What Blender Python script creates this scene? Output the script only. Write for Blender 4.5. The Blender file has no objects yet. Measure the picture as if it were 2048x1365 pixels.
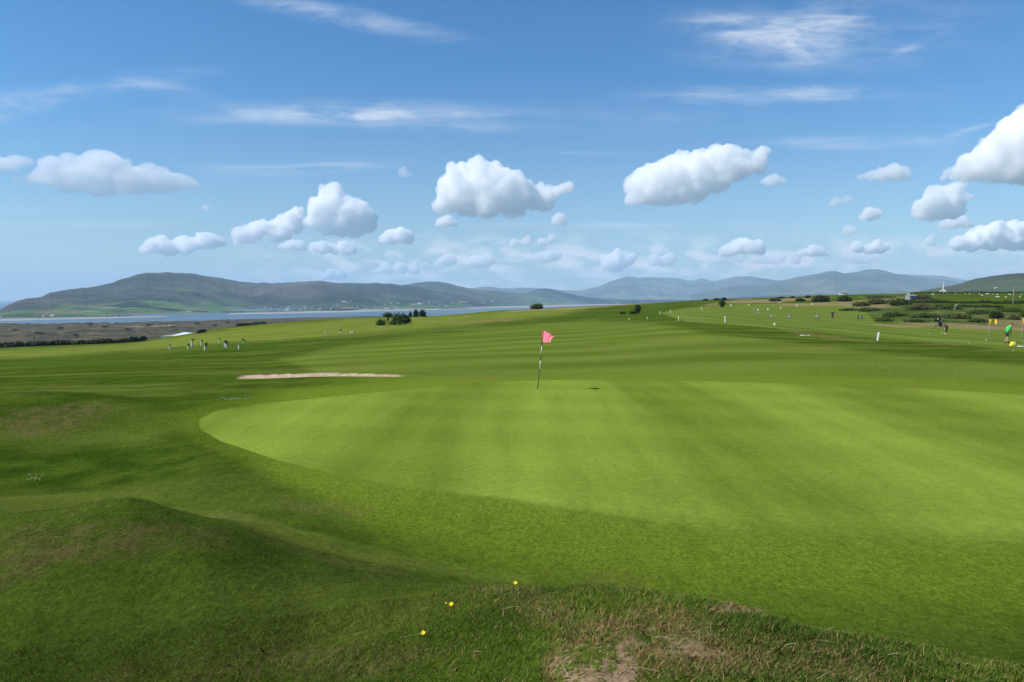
SUN_E, SKY_E, EXPO, HAZE = 5.0, 0.108, 0.28, 6.0e-5
import bpy, bmesh, math, random
import numpy as np
from mathutils import Vector, Matrix
R = math.radians
rng = np.random.default_rng(7)
random.seed(7)
scene = bpy.context.scene
COL = scene.collection
PI = math.pi

# ------------------------------------------------------------------ camera
F = 2048 * 24 / 36.0
PITCH = math.atan(82.5 / F)
EYE = 60.0                      # metres above the estuary
cp, sp = math.cos(PITCH), math.sin(PITCH)
cam_d = bpy.data.cameras.new('camera')
cam = bpy.data.objects.new('camera', cam_d)
COL.objects.link(cam)
cam.location = (0, 0, EYE)
cam.rotation_euler = (PI / 2 - PITCH, 0, 0)
cam_d.lens = 24
cam_d.sensor_width = 36
cam_d.clip_start = 0.1
cam_d.clip_end = 150000
scene.camera = cam

def ray(px, py):
    """slope of the view ray: x per y, z per y (camera at the origin)"""
    u = (np.asarray(px, float) - 1024) / F
    v = (682.5 - np.asarray(py, float)) / F
    dy = cp + v * sp
    return u / dy, (-sp + v * cp) / dy

def project(x, y, h):
    """world (h relative to the eye) -> photo pixels"""
    d = y * cp - h * sp
    d = np.where(d > 0.05, d, 0.05)
    up = y * sp + h * cp
    return 1024 + F * x / d, 682.5 - F * up / d

# ------------------------------------------------------------------ noise
_perm = np.random.default_rng(3).permutation(4096)
def _hash(ix, iy, k):
    return _perm[(_perm[(ix + k * 131) & 4095] + iy) & 4095] / 4095.0
def vnoise(x, y, k=0):
    x = np.asarray(x, float); y = np.asarray(y, float)
    ix = np.floor(x).astype(np.int64); iy = np.floor(y).astype(np.int64)
    fx = x - ix; fy = y - iy
    fx = fx * fx * fx * (fx * (fx * 6 - 15) + 10); fy = fy * fy * fy * (fy * (fy * 6 - 15) + 10)
    a = _hash(ix, iy, k); b = _hash(ix + 1, iy, k); c = _hash(ix, iy + 1, k); d = _hash(ix + 1, iy + 1, k)
    return (a * (1 - fx) + b * fx) * (1 - fy) + (c * (1 - fx) + d * fx) * fy
def fbm(x, y, oct=4, k=0, gain=0.5):
    s = 0; a = 1; t = 0
    for i in range(oct):
        s = s + a * (vnoise(x * 2 ** i + 17.3 * i, y * 2 ** i - 9.1 * i, k + i) * 2 - 1); t += a; a *= gain
    return s / t
def sstep(a, b, x):
    t = np.clip((x - a) / (b - a), 0, 1)
    return t * t * (3 - 2 * t)
def pchip(xk, yk, x):
    xk = np.asarray(xk, float); yk = np.asarray(yk, float)
    h = np.diff(xk); d = np.diff(yk) / h
    m = np.zeros_like(yk)
    w = (d[:-1] * d[1:]) > 0
    m[1:-1][w] = 2 * d[:-1][w] * d[1:][w] / (d[:-1][w] + d[1:][w])
    m[0] = d[0]; m[-1] = d[-1]
    x = np.clip(x, xk[0], xk[-1])
    i = np.clip(np.searchsorted(xk, x) - 1, 0, len(xk) - 2)
    t = (x - xk[i]) / h[i]
    return ((2 * t ** 3 - 3 * t ** 2 + 1) * yk[i] + (t ** 3 - 2 * t ** 2 + t) * h[i] * m[i]
            + (-2 * t ** 3 + 3 * t ** 2) * yk[i + 1] + (t ** 3 - t ** 2) * h[i] * m[i + 1])

# ------------------------------------------------------------------ terrain
KN = [1, 5, 8, 12, 18, 24, 27.5, 33, 42, 58, 80, 105, 140, 180, 230, 290]
TAB = {   # photo column: heights (relative to the eye) at those depths
    -100: [-3.4, -3.4, -3.4, -3.5, -3.6, -3.7, -3.8, -4.1, -4.8, -5.8, -7.3, -9.0, -10.9, -13.3, -19, -28],
    250:  [-3.3, -3.3, -3.3, -3.35, -3.45, -3.55, -3.6, -3.8, -4.4, -5.4, -6.7, -8.2, -10.1, -12.2, -15.6, -21],
    480:  [-3.2, -3.2, -3.2, -3.2, -3.22, -3.3, -3.35, -3.62, -4.2, -5.2, -6.3, -7.2, -8.1, -8.6, -8.9, -12],
    700:  [-3.2, -3.2, -3.2, -3.15, -3.12, -3.17, -3.22, -3.55, -3.9, -4.6, -5.4, -6.1, -6.9, -7.2, -7.0, -8.2],
    870:  [-3.2, -3.2, -3.2, -3.15, -3.1, -3.13, -3.2, -3.52, -3.8, -4.3, -4.9, -5.4, -5.9, -6.2, -6.1, -6.9],
    1100: [-3.2, -3.2, -3.2, -3.15, -3.1, -3.12, -3.2, -3.5, -3.7, -4.1, -4.5, -4.7, -4.8, -4.6, -4.0, -3.6],
    1430: [-3.2, -3.2, -3.2, -3.15, -3.1, -3.14, -3.22, -3.45, -3.5, -3.5, -3.6, -3.3, -3.3, -3.0, -2.1, -0.9],
    1665: [-3.2, -3.2, -3.2, -3.15, -3.12, -3.2, -3.28, -3.45, -3.55, -3.6, -3.8, -3.95, -4.1, -3.3, -1.35, 0.6],
    1891: [-3.2, -3.2, -3.2, -3.18, -3.2, -3.3, -3.36, -3.45, -3.6, -3.75, -4.2, -4.5, -3.6, -1.6, 0.1, 1.5],
    2150: [-3.2, -3.2, -3.2, -3.2, -3.25, -3.35, -3.4, -3.5, -3.6, -3.85, -4.3, -4.6, -3.4, -1.3, 0.6, 1.8],
}
TC = sorted(TAB)
TT = np.array([(c - 1024) / F for c in TC])
TM = np.array([TAB[c] for c in TC])
LK = np.log(KN)
EDGE_PX = [-100, 250, 480, 700, 870, 1000, 1150, 1300, 1430, 1600, 1830, 2150]
EDGE_Y = [170, 190, 225, 250, 262, 275, 285, 305, 330, 350, 390, 420]
EDGE_PY = [702, 689, 655, 637, 632, 622, 615, 607, 600, 594, 588, 584]
ET = (np.array(EDGE_PX) - 1024) / F
EH = np.array([ray(c, p)[1] * y for c, p, y in zip(EDGE_PX, EDGE_PY, EDGE_Y)])

def base_h(t, Y):
    t = np.clip(t, TT[0], TT[-1])
    ly = np.log(np.maximum(Y, 1.0))
    cols = [pchip(LK, TM[k], ly) for k in range(len(TC))]
    cols = np.array(cols)
    i = np.clip(np.searchsorted(TT, t) - 1, 0, len(TT) - 2)
    f = np.clip((t - TT[i]) / (TT[i + 1] - TT[i]), 0, 1)
    f = f * f * (3 - 2 * f) * 0.5 + f * 0.5
    idx = np.arange(t.size)
    near = cols[i, idx] * (1 - f) + cols[i + 1, idx] * f
    ey = np.interp(t, ET, EDGE_Y); eh = pchip(ET, EH, t)
    # blend to the crest of the course
    w = sstep(0.50, 0.97, Y / ey)
    slope0 = (eh - near)
    h = near * (1 - w) + (eh) * w
    # the land behind the crest falls to the plain
    over = np.maximum(Y - ey, 0)
    right = sstep(0.15, 0.45, t)
    drop = 0.00135 * over ** 2
    drop = np.where(over > 60, 0.00135 * 3600 + (over - 60) * 0.162, drop)
    low = -55 + 12 * right
    hb = np.maximum(eh - drop, low)
    h = np.where(Y > ey, hb, h)
    return h

NK = [0.5, 1.5, 2.5, 3.5, 4.5, 5.5, 6.5, 8, 9.5, 11.5, 14]
NTAB = {  # the bank the photographer stands on and the hollow behind it
    -250: [-1.80, -2.2, -2.55, -2.75, -2.85, -2.90, -2.90, -2.95, -3.10, -3.28, -3.42],
    50:   [-1.75, -2.1, -2.42, -2.60, -2.70, -2.68, -2.60, -2.58, -2.98, -3.26, -3.38],
    250:  [-1.70, -2.0, -2.32, -2.50, -2.62, -2.60, -2.48, -2.40, -2.95, -3.26, -3.30],
    400:  [-1.68, -1.95, -2.22, -2.42, -2.52, -2.50, -2.38, -2.60, -3.06, -3.20, -3.24],
    600:  [-1.66, -1.9, -2.10, -2.30, -2.43, -2.50, -2.56, -2.85, -3.07, -3.17, -3.2],
    760:  [-1.64, -1.8, -1.95, -2.12, -2.25, -2.40, -2.63, -3.0, -3.13, -3.18, -3.2],
    1000: [-1.62, -1.68, -1.75, -1.85, -2.0, -2.36, -2.88, -3.17, -3.19, -3.2, -3.2],
    1200: [-1.61, -1.62, -1.64, -1.68, -1.92, -2.52, -3.02, -3.2, -3.2, -3.2, -3.2],
    1400: [-1.61, -1.62, -1.63, -1.68, -2.0, -2.66, -3.08, -3.2, -3.2, -3.2, -3.2],
    1700: [-1.60, -1.61, -1.64, -1.77, -2.32, -2.85, -3.12, -3.2, -3.2, -3.2, -3.2],
    2150: [-1.60, -1.62, -1.68, -2.0, -2.68, -3.0, -3.16, -3.2, -3.2, -3.2, -3.2],
}
NC = sorted(NTAB); NT = np.array([(c - 1024) / F for c in NC]); NM = np.array([NTAB[c] for c in NC])
def near_h(t, Y):
    t = np.clip(t, NT[0], NT[-1])
    cols = np.array([pchip(NK, NM[k], Y) for k in range(len(NC))])
    i = np.clip(np.searchsorted(NT, t) - 1, 0, len(NT) - 2)
    f = np.clip((t - NT[i]) / (NT[i + 1] - NT[i]), 0, 1); f = f * f * (3 - 2 * f) * .5 + f * .5
    k = np.arange(t.size)
    return cols[i, k] * (1 - f) + cols[i + 1, k] * f

def gauss(x, y, cx, cy, sx, sy, rot=0.0, p=1.0):
    c, s = math.cos(rot), math.sin(rot)
    a = ((x - cx) * c + (y - cy) * s) / sx
    b = (-(x - cx) * s + (y - cy) * c) / sy
    return np.exp(-0.5 * (a * a + b * b) ** p)

def H(x, y):
    """ground height relative to the eye"""
    x = np.atleast_1d(np.asarray(x, float)); y = np.atleast_1d(np.asarray(y, float))
    r = np.hypot(x, y)
    ang = np.arctan2(x, y)
    A = R(42)
    ac = np.clip(ang, -A, A)
    Y = np.where(np.abs(ang) < A, y, r * math.cos(A))
    t = np.tan(ac)
    h = base_h(t, Y)
    # undulation
    far = sstep(25, 60, r) * (1 - sstep(400, 500, r))
    h = h + far * (0.35 * fbm(x / 30, y / 30, 3, 5) + 0.10 * fbm(x / 9, y / 9, 2, 9)) * (0.4 + 0.6 * np.clip(r / 120, 0, 1))
    h = h + 0.03 * fbm(x / 2.2, y / 2.2, 3, 11) * (1 - sstep(6, 10, r)) + 0.02 * fbm(x / 5, y / 5, 2, 12)
    # the bank the camera stands on, then the hollow behind it
    b_ = near_h(t, Y) + .035 * fbm(x / .9, y / .9, 3, 71) + .012 * fbm(x / .25, y / .25, 2, 75)
    wnr = sstep(9.5, 14, Y)
    h = np.where(Y < 14, b_ * (1 - wnr) + h * wnr, h)
    # mound further left
    h = h + 0.92 * gauss(x, y, -14.2, 19.4, 3.4, 1.9, 0.1)
    h = h + 0.20 * gauss(x, y, 20.5, 29.5, 5, .8, .05)
    h = h + 0.45 * gauss(x, y, -9.5, 15.0, 2.0, 1.2, .5) * 0.4
    # hollow round the green and swales beyond it
    h = h - 0.22 * gauss(x, y, -9.5, 14.5, 1.3, 3.0, 0.5)
    h = h - 0.35 * gauss(x, y, 16, 33, 13, 2.4, 0.03)
    h = h + 0.30 * gauss(x, y, 24, 37, 8, 1.6, 0.05)
    h = h + 0.55 * gauss(x, y, 14, 62, 7, 2.6, 0.1)
    h = h + 0.5 * gauss(x, y, -4, 185, 12, 3.5, 0.1) + 0.6 * gauss(x, y, -12, 176, 9, 3, 0.1)
    # bunker: a hollow with a raised lip behind and in front
    bx = x + 9.0
    L = np.clip(1 - np.abs(bx) / 4.9, 0, 1) ** 0.5
    yc = 30.6 + 0.07 * bx + .12 * np.sin(bx * 1.7)
    h = h + 0.06 * L * np.exp(-0.5 * ((y - yc + 1.6) / 0.7) ** 2)
    h = h - 0.26 * L * np.exp(-0.5 * ((y - yc) / 0.8) ** 4)
    h = h + 0.16 * L * np.exp(-0.5 * ((y - yc - 1.3) / 0.6) ** 2)
    # dunes between the course and the estuary
    du = sstep(450, 650, Y) * (1 - sstep(1500, 2100, Y)) * (t < 0.1)
    rid = 1 - np.abs(fbm(x / 70, y / 110, 4, 21)) * 2
    h = h + du * (7.0 * rid - 2.5)
    # shore: dips under the water
    shore = pchip([-1.0, -0.75, -0.5, -0.4, -0.2, 0.2, 1.0], [1450, 1480, 1650, 1900, 2300, 2500, 2600], t)
    h = np.where(Y > shore, h - sstep(0, 250, Y - shore) * 12, h)
    return h

def hit(px, py):
    tx, tz = ray(px, py)
    tx, tz = float(tx), float(tz)
    Y = np.exp(np.linspace(math.log(2.5), math.log(1900), 5000))
    d = H(tx * Y, Y) - tz * Y
    k = np.argmax(d > 0)
    if not (d > 0).any():
        # no ground under that pixel: the crest nearest to it
        k = int(np.argmax(d / Y))
    Yk = Y[k]
    x = tx * Yk
    return float(x), float(Yk), float(H(x, Yk)[0])

def P(px, py):
    x, y, h = hit(px, py)
    return Vector((x, y, EYE + h)), y / F      # point on the ground, metres per photo pixel

def ground_at(x, y):
    return EYE + float(H(x, y)[0])

# ------------------------------------------------------------------ node helpers
def mat(name):
    m = bpy.data.materials.new(name); m.use_nodes = True
    nt = m.node_tree; nt.nodes.clear()
    return m, nt
class N:
    """tiny node-tree writer"""
    def __init__(s, nt): s.nt = nt
    def new(s, t, **kw):
        n = s.nt.nodes.new(t)
        for k, v in kw.items(): setattr(n, k, v)
        return n
    def link(s, a, b): s.nt.links.new(a, b)
    def put(s, sock, v):
        if hasattr(v, 'is_output') or isinstance(v, bpy.types.NodeSocket): s.link(v, sock)
        else: sock.default_value = v
    def math(s, op, a, b=None, c=None, clamp=False):
        n = s.new('ShaderNodeMath', operation=op, use_clamp=clamp)
        s.put(n.inputs[0], a)
        if b is not None: s.put(n.inputs[1], b)
        if c is not None: s.put(n.inputs[2], c)
        return n.outputs[0]
    def vmath(s, op, a, b=None, out=0):
        n = s.new('ShaderNodeVectorMath', operation=op)
        s.put(n.inputs[0], a)
        if b is not None: s.put(n.inputs[1], b)
        return n.outputs[out]
    def noise(s, vec, scale, detail=4, rough=0.55, dist=0.0, out='Fac'):
        n = s.new('ShaderNodeTexNoise')
        s.put(n.inputs['Vector'], vec); n.inputs['Scale'].default_value = scale
        n.inputs['Detail'].default_value = detail; n.inputs['Roughness'].default_value = rough
        n.inputs['Distortion'].default_value = dist
        return n.outputs[out]
    def mapping(s, vec, scale=(1, 1, 1), rot=(0, 0, 0), loc=(0, 0, 0)):
        n = s.new('ShaderNodeMapping'); s.put(n.inputs[0], vec)
        n.inputs['Scale'].default_value = scale; n.inputs['Rotation'].default_value = rot; n.inputs['Location'].default_value = loc
        return n.outputs[0]
    def step(s, v, a, b):
        n = s.new('ShaderNodeMapRange', interpolation_type='SMOOTHSTEP')
        s.put(n.inputs[0], v); n.inputs[1].default_value = a; n.inputs[2].default_value = b
        return n.outputs[0]
    def mix(s, f, a, b, blend='MIX'):
        n = s.new('ShaderNodeMix', data_type='RGBA', blend_type=blend)
        s.put(n.inputs[0], f)
        for sock, v in ((n.inputs[6], a), (n.inputs[7], b)):
            if isinstance(v, (tuple, list)): sock.default_value = (*v[:3], 1)
            else: s.link(v, sock)
        return n.outputs[2]
    def attr(s, name, out='Fac'):
        n = s.new('ShaderNodeAttribute', attribute_name=name)
        return n.outputs[out]
    def geo(s): return s.new('ShaderNodeNewGeometry').outputs['Position']
    def obj(s): return s.new('ShaderNodeTexCoord').outputs['Object']
    def scale(s, col, f):
        n = s.new('ShaderNodeVectorMath', operation='SCALE')
        if isinstance(col, (tuple, list)): n.inputs[0].default_value = col[:3]
        else: s.link(col, n.inputs[0])
        s.put(n.inputs[3], f)
        return n.outputs[0]
    def bsdf(s, col, rough=0.6, spec=0.3, metal=0.0, normal=None):
        n = s.new('ShaderNodeBsdfPrincipled')
        if isinstance(col, (tuple, list)): n.inputs['Base Color'].default_value = (*col[:3], 1)
        else: s.link(col, n.inputs['Base Color'])
        s.put(n.inputs['Roughness'], rough); n.inputs['Specular IOR Level'].default_value = spec
        n.inputs['Metallic'].default_value = metal
        if normal is not None: s.link(normal, n.inputs['Normal'])
        return n
    def bump(s, height, strength=0.5, dist=0.02):
        n = s.new('ShaderNodeBump'); s.link(height, n.inputs['Height'])
        n.inputs['Strength'].default_value = strength; n.inputs['Distance'].default_value = dist
        return n.outputs[0]
    def out(s, surf, vol=None):
        o = s.new('ShaderNodeOutputMaterial')
        if surf is not None: s.link(surf, o.inputs['Surface'])
        if vol is not None: s.link(vol, o.inputs['Volume'])

MC = {}
def plain(name, col, rough=0.55, var=0.15, scale=6.0, spec=0.3, metal=0.0, bump=0.0):
    """a painted / cloth / plastic surface with slight procedural wear"""
    if name in MC: return MC[name]
    m, nt = mat(name); n = N(nt)
    f = n.noise(n.obj(), scale, 4, 0.6)
    f = n.math('MULTIPLY_ADD', f, 2 * var, 1 - var)
    c = n.scale(col, f)
    nm = n.bump(n.noise(n.obj(), scale * 4, 3), bump, 0.01) if bump else None
    n.out(n.bsdf(c, rough, spec, metal, nm).outputs[0])
    MC[name] = m
    return m

# ------------------------------------------------------------------ object helpers
def tag(o, label=None, cat=None, group=None, kind=None):
    if label: o['label'] = label
    if cat: o['category'] = cat
    if group: o['group'] = group
    if kind: o['kind'] = kind
    return o
def mesh_obj(name, verts, faces, material, parent=None, smooth=False):
    me = bpy.data.meshes.new(name)
    me.from_pydata([tuple(v) for v in verts], [], [tuple(f) for f in faces])
    me.update()
    if smooth: me.polygons.foreach_set('use_smooth', [True] * len(me.polygons))
    if material: me.materials.append(material)
    o = bpy.data.objects.new(name, me); COL.objects.link(o)
    if parent: o.parent = parent
    return o
def np_obj(name, co, faces, material, parent=None, smooth=True, attrs=None, fattr=None):
    """co (n,3) float, faces (m,k) int - fast path"""
    me = bpy.data.meshes.new(name)
    co = np.asarray(co, np.float32); faces = np.asarray(faces, np.int32)
    m, k = faces.shape
    me.vertices.add(len(co)); me.vertices.foreach_set('co', co.ravel())
    me.loops.add(m * k); me.loops.foreach_set('vertex_index', faces.ravel())
    me.polygons.add(m)
    me.polygons.foreach_set('loop_start', np.arange(0, m * k, k, dtype=np.int32))
    if smooth: me.polygons.foreach_set('use_smooth', np.ones(m, bool))
    me.update(calc_edges=True)
    for nm, v in (attrs or {}).items():
        v = np.asarray(v, np.float32)
        if v.ndim == 1:
            a = me.attributes.new(nm, 'FLOAT', 'POINT'); a.data.foreach_set('value', v)
        else:
            a = me.attributes.new(nm, 'FLOAT_COLOR', 'POINT')
            a.data.foreach_set('color', np.concatenate([v, np.ones((len(v), 1), np.float32)], 1).ravel())
    if material: me.materials.append(material)
    o = bpy.data.objects.new(name, me); COL.objects.link(o)
    if parent: o.parent = parent
    return o
def empty(name, loc, label, cat, group=None, rz=0.0):
    o = bpy.data.objects.new(name, None); COL.objects.link(o)
    o.empty_display_size = 0.2
    o.location = loc; o.rotation_euler = (0, 0, rz)
    return tag(o, label, cat, group)
class MB:
    """collects shapes into one mesh"""
    def __init__(s): s.v = []; s.f = []
    def add(s, v, f):
        o = len(s.v); s.v += [tuple(p) for p in v]; s.f += [tuple(i + o for i in q) for q in f]
    def box(s, c, d, rot=None):
        x, y, z = d[0] / 2, d[1] / 2, d[2] / 2
        b = min(x, y, z) * 0.18
        vs = []
        bm = bmesh.new(); bmesh.ops.create_cube(bm, size=1)
        bmesh.ops.scale(bm, vec=d, verts=bm.verts)
        bmesh.ops.bevel(bm, geom=bm.edges[:], offset=b, segments=1, affect='EDGES', profile=0.5)
        M = Matrix.Translation(c) @ (rot.to_4x4() if rot is not None else Matrix())
        bm.verts.index_update()
        s.add([M @ v.co for v in bm.verts], [[v.index for v in f.verts] for f in bm.faces]); bm.free()
    def tube(s, pts, rad, seg=10, cap=True):
        pts = [Vector(p) for p in pts]
        if not hasattr(rad, '__len__'): rad = [rad] * len(pts)
        vs = []; fs = []
        for i, p in enumerate(pts):
            d = (pts[min(i + 1, len(pts) - 1)] - pts[max(i - 1, 0)]).normalized()
            a = d.orthogonal().normalized() if i == 0 else (a - d * a.dot(d)).normalized()
            b = d.cross(a)
            for k in range(seg):
                an = 2 * PI * k / seg
                vs.append(p + (a * math.cos(an) + b * math.sin(an)) * rad[i])
        for i in range(len(pts) - 1):
            for k in range(seg):
                k2 = (k + 1) % seg
                fs.append((i * seg + k, i * seg + k2, (i + 1) * seg + k2, (i + 1) * seg + k))
        if cap:
            fs.append(tuple(range(seg))[::-1]); fs.append(tuple((len(pts) - 1) * seg + k for k in range(seg)))
        s.add(vs, fs)
    def ball(s, c, r, seg=12, squash=(1, 1, 1)):
        bm = bmesh.new(); bmesh.ops.create_uvsphere(bm, u_segments=seg, v_segments=max(6, seg * 2 // 3), radius=r)
        bm.verts.index_update()
        c = Vector(c)
        s.add([c + Vector((v.co.x * squash[0], v.co.y * squash[1], v.co.z * squash[2])) for v in bm.verts], [[v.index for v in f.verts] for f in bm.faces]); bm.free()
    def build(s, name, m, parent=None, smooth=False):
        return mesh_obj(name, s.v, s.f, m, parent, smooth)
def copy_tree(o, parent=None):
    c = o.copy(); COL.objects.link(c); c.parent = parent
    for ch in list(o.children): copy_tree(ch, c)
    return c
# ------------------------------------------------------------------ light and sky
SUN_EL, SUN_AZ = 46.0, -106.0     # azimuth from +Y towards +X: the sun stands to the left
sun_dir = Vector((math.sin(R(SUN_AZ)) * math.cos(R(SUN_EL)), math.cos(R(SUN_AZ)) * math.cos(R(SUN_EL)), math.sin(R(SUN_EL))))
sd = bpy.data.lights.new('sun', 'SUN'); sd.energy = SUN_E; sd.angle = R(0.53); sd.color = (1.0, 0.955, 0.88)
so = bpy.data.objects.new('sun', sd); COL.objects.link(so)
so.rotation_euler = sun_dir.to_track_quat('Z', 'Y').to_euler(); so.location = (0, 0, 200)

w = bpy.data.worlds.new('World'); scene.world = w; w.use_nodes = True
nt = w.node_tree; nt.nodes.clear(); n = N(nt)
sky = n.new('ShaderNodeTexSky', sky_type='NISHITA', sun_disc=False)
sky.sun_elevation = R(SUN_EL); sky.sun_rotation = R(SUN_AZ)
sky.altitude = 60; sky.air_density = 1.0; sky.dust_density = 0.0; sky.ozone_density = 4.0
hsv = n.new('ShaderNodeHueSaturation'); hsv.inputs['Saturation'].default_value = 1.22; n.link(sky.outputs[0], hsv.inputs['Color'])
# thin high cloud: streaks whose directions are those of the photograph, on the sky itself
gen = n.new('ShaderNodeTexCoord').outputs['Generated']
sx = n.new('ShaderNodeSeparateXYZ'); n.link(gen, sx.inputs[0])
yy = n.math('MAXIMUM', sx.outputs[1], 0.02)
U = n.math('DIVIDE', sx.outputs[0], yy)            # tan of azimuth
V = n.math('DIVIDE', sx.outputs[2], yy)            # tan of elevation
el_ = n.step(V, -0.02, 0.34)       # deep blue overhead, paler and greyer towards the horizon
n.link(n.math('MULTIPLY_ADD', el_, .46, .78), hsv.inputs['Saturation']); n.link(n.math('MULTIPLY_ADD', el_, .20, .80), hsv.inputs['Value'])
base = n.mix(1.0, hsv.outputs[0], (0.84, 1.01, 1.05), 'MULTIPLY')
cv = n.new('ShaderNodeCombineXYZ'); n.link(U, cv.inputs[0]); n.link(V, cv.inputs[1])
uv = cv.outputs[0]
warp = n.noise(n.mapping(uv, (2.2, 9, 1)), 1.0, 3, 0.5, 0, 'Color')
wv = n.vmath('SCALE', n.vmath('SUBTRACT', warp, (0.5, 0.5, 0.5)), None)
wv.node.inputs[3].default_value = 1.0
wv = n.vmath('MULTIPLY', wv, (0.12, 0.022, 0))
uw = n.vmath('ADD', uv, wv)
def streak(px, py, wpx, hpx, rot, amp, fine):
    """an ellipse of cirrus"""
    tx, tz = ray(px, py)
    v = n.vmath('SUBTRACT', uw, (float(tx), float(tz), 0))
    v = n.mapping(v, (1, 1, 1), (0, 0, R(rot)))
    v = n.vmath('MULTIPLY', v, (F / (wpx * 1.25), F / (hpx * 1.45), 0))
    l = n.vmath('LENGTH', v, out=1)
    m = n.math('SUBTRACT', 1.0, l, clamp=True)
    m = n.step(m, 0.0, 1.0)
    return n.math('MULTIPLY', m, amp)
ST = [(660, 228, 330, 26, 0, .50), (760, 236, 260, 9, 0, .35), (900, 258, 200, 12, 0, .30), (180, 180, 300, 24, -8, .22), (30, 215, 200, 22, -12, .28), (330, 178, 130, 16, 8, .16),
      (640, 22, 240, 22, 12, .34), (820, 52, 160, 16, 12, .16),
      (600, 337, 220, 13, -3, .38), (430, 333, 90, 7, 0, .26), (1560, 70, 240, 60, 0, .42), (1640, 70, 130, 50, -18, .28), (1860, 85, 70, 9, -22, .26), (1480, 60, 130, 30, 8, .25), (1800, 60, 300, 120, 0, .10),
      (1560, 187, 300, 20, 0, .40), (1740, 285, 260, 14, 0, .42), (1945, 258, 65, 6, -16, .34), (1280, 453, 420, 7, 0, .30), (1180, 306, 110, 5, 0, .20), (130, 450, 300, 10, 0, .18), (70, 420, 110, 6, 0, .14),
      (1200, 235, 420, 30, 0, .10)]
tot = None
for a in ST:
    s_ = streak(*a, 1)
    tot = s_ if tot is None else n.math('ADD', tot, s_)
fib = n.noise(n.mapping(uw, (5, 46, 1), (0, 0, R(6))), 1.0, 6, 0.62, 0.6)
fib2 = n.noise(n.mapping(uw, (14, 30, 1), (0, 0, R(-24))), 1.0, 5, 0.6, 0.4)
fm = n.math('MULTIPLY_ADD', n.step(fib, 0.36, 0.68), 0.75, n.math('MULTIPLY', n.step(fib2, 0.35, 0.75), 0.55))
cir = n.math('MULTIPLY', tot, fm, clamp=True)
# hazy veil of far-off cloud low over the hills
band = n.math('MULTIPLY', n.step(V, 0.11, 0.045), n.step(V, -0.02, 0.015))
nb = n.noise(n.mapping(uv, (17, 44, 1)), 1.0, 6, 0.6, 0.4)
side = n.step(U, -0.52, -0.15)
lowc = n.math('MULTIPLY', n.math('MULTIPLY', band, n.step(nb, 0.44, 0.60)), side)
lowc = n.math('MULTIPLY', lowc, 1.0)
alpha = n.math('MAXIMUM', cir, lowc)
lay = n.mix(alpha, base, (7.7, 7.9, 8.2))
bg = n.new('ShaderNodeBackground'); n.link(lay, bg.inputs[0]); bg.inputs[1].default_value = SKY_E
wo = n.new('ShaderNodeOutputWorld'); n.link(bg.outputs[0], wo.inputs[0])

scene.view_settings.view_transform = 'Standard'
scene.view_settings.look = 'None'
scene.view_settings.exposure = EXPO
scene.view_settings.gamma = 1
cy = scene.cycles
cy.max_bounces = 66; cy.diffuse_bounces = 3; cy.glossy_bounces = 2; cy.transmission_bounces = 3
cy.volume_bounces = 64; cy.transparent_max_bounces = 8
cy.use_denoising = True
cy.sample_clamp_indirect = 6

# ------------------------------------------------------------------ cumulus clouds
cm, cnt = mat('cloud_vapour'); cn = N(cnt)
pv = cn.new('ShaderNodeVolumePrincipled')
pv.inputs['Color'].default_value = (0.9996, 0.9988, 0.9955, 1); pv.inputs['Density'].default_value = 1 / 70.0
pv.inputs['Anisotropy'].default_value = 0.0
cn.out(None, pv.outputs[0])
try: cm.cycles.homogeneous_volume = True
except Exception: pass
def cloud_mat(name, dens):
    if name in MC: return MC[name]
    m = cm.copy(); m.name = name
    for q in m.node_tree.nodes:
        if q.type == 'PRINCIPLED_VOLUME': q.inputs['Density'].default_value = dens
    MC[name] = m; return m
vt = bpy.data.textures.new('cloud_billow', 'VORONOI'); vt.noise_scale = 1.0; vt.distance_metric = 'DISTANCE_SQUARED'
ct = bpy.data.textures.new('cloud_wisp', 'CLOUDS'); ct.noise_depth = 4; ct.noise_scale = 1.0
BASE_ALT = 1150.0
ICO = {}
for _k in (2, 3):
    _b = bmesh.new(); bmesh.ops.create_icosphere(_b, subdivisions=_k, radius=1); _b.verts.index_update()
    ICO[_k] = (np.array([v.co[:] for v in _b.verts]), np.array([[v.index for v in f.verts] for f in _b.faces])); _b.free()
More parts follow.
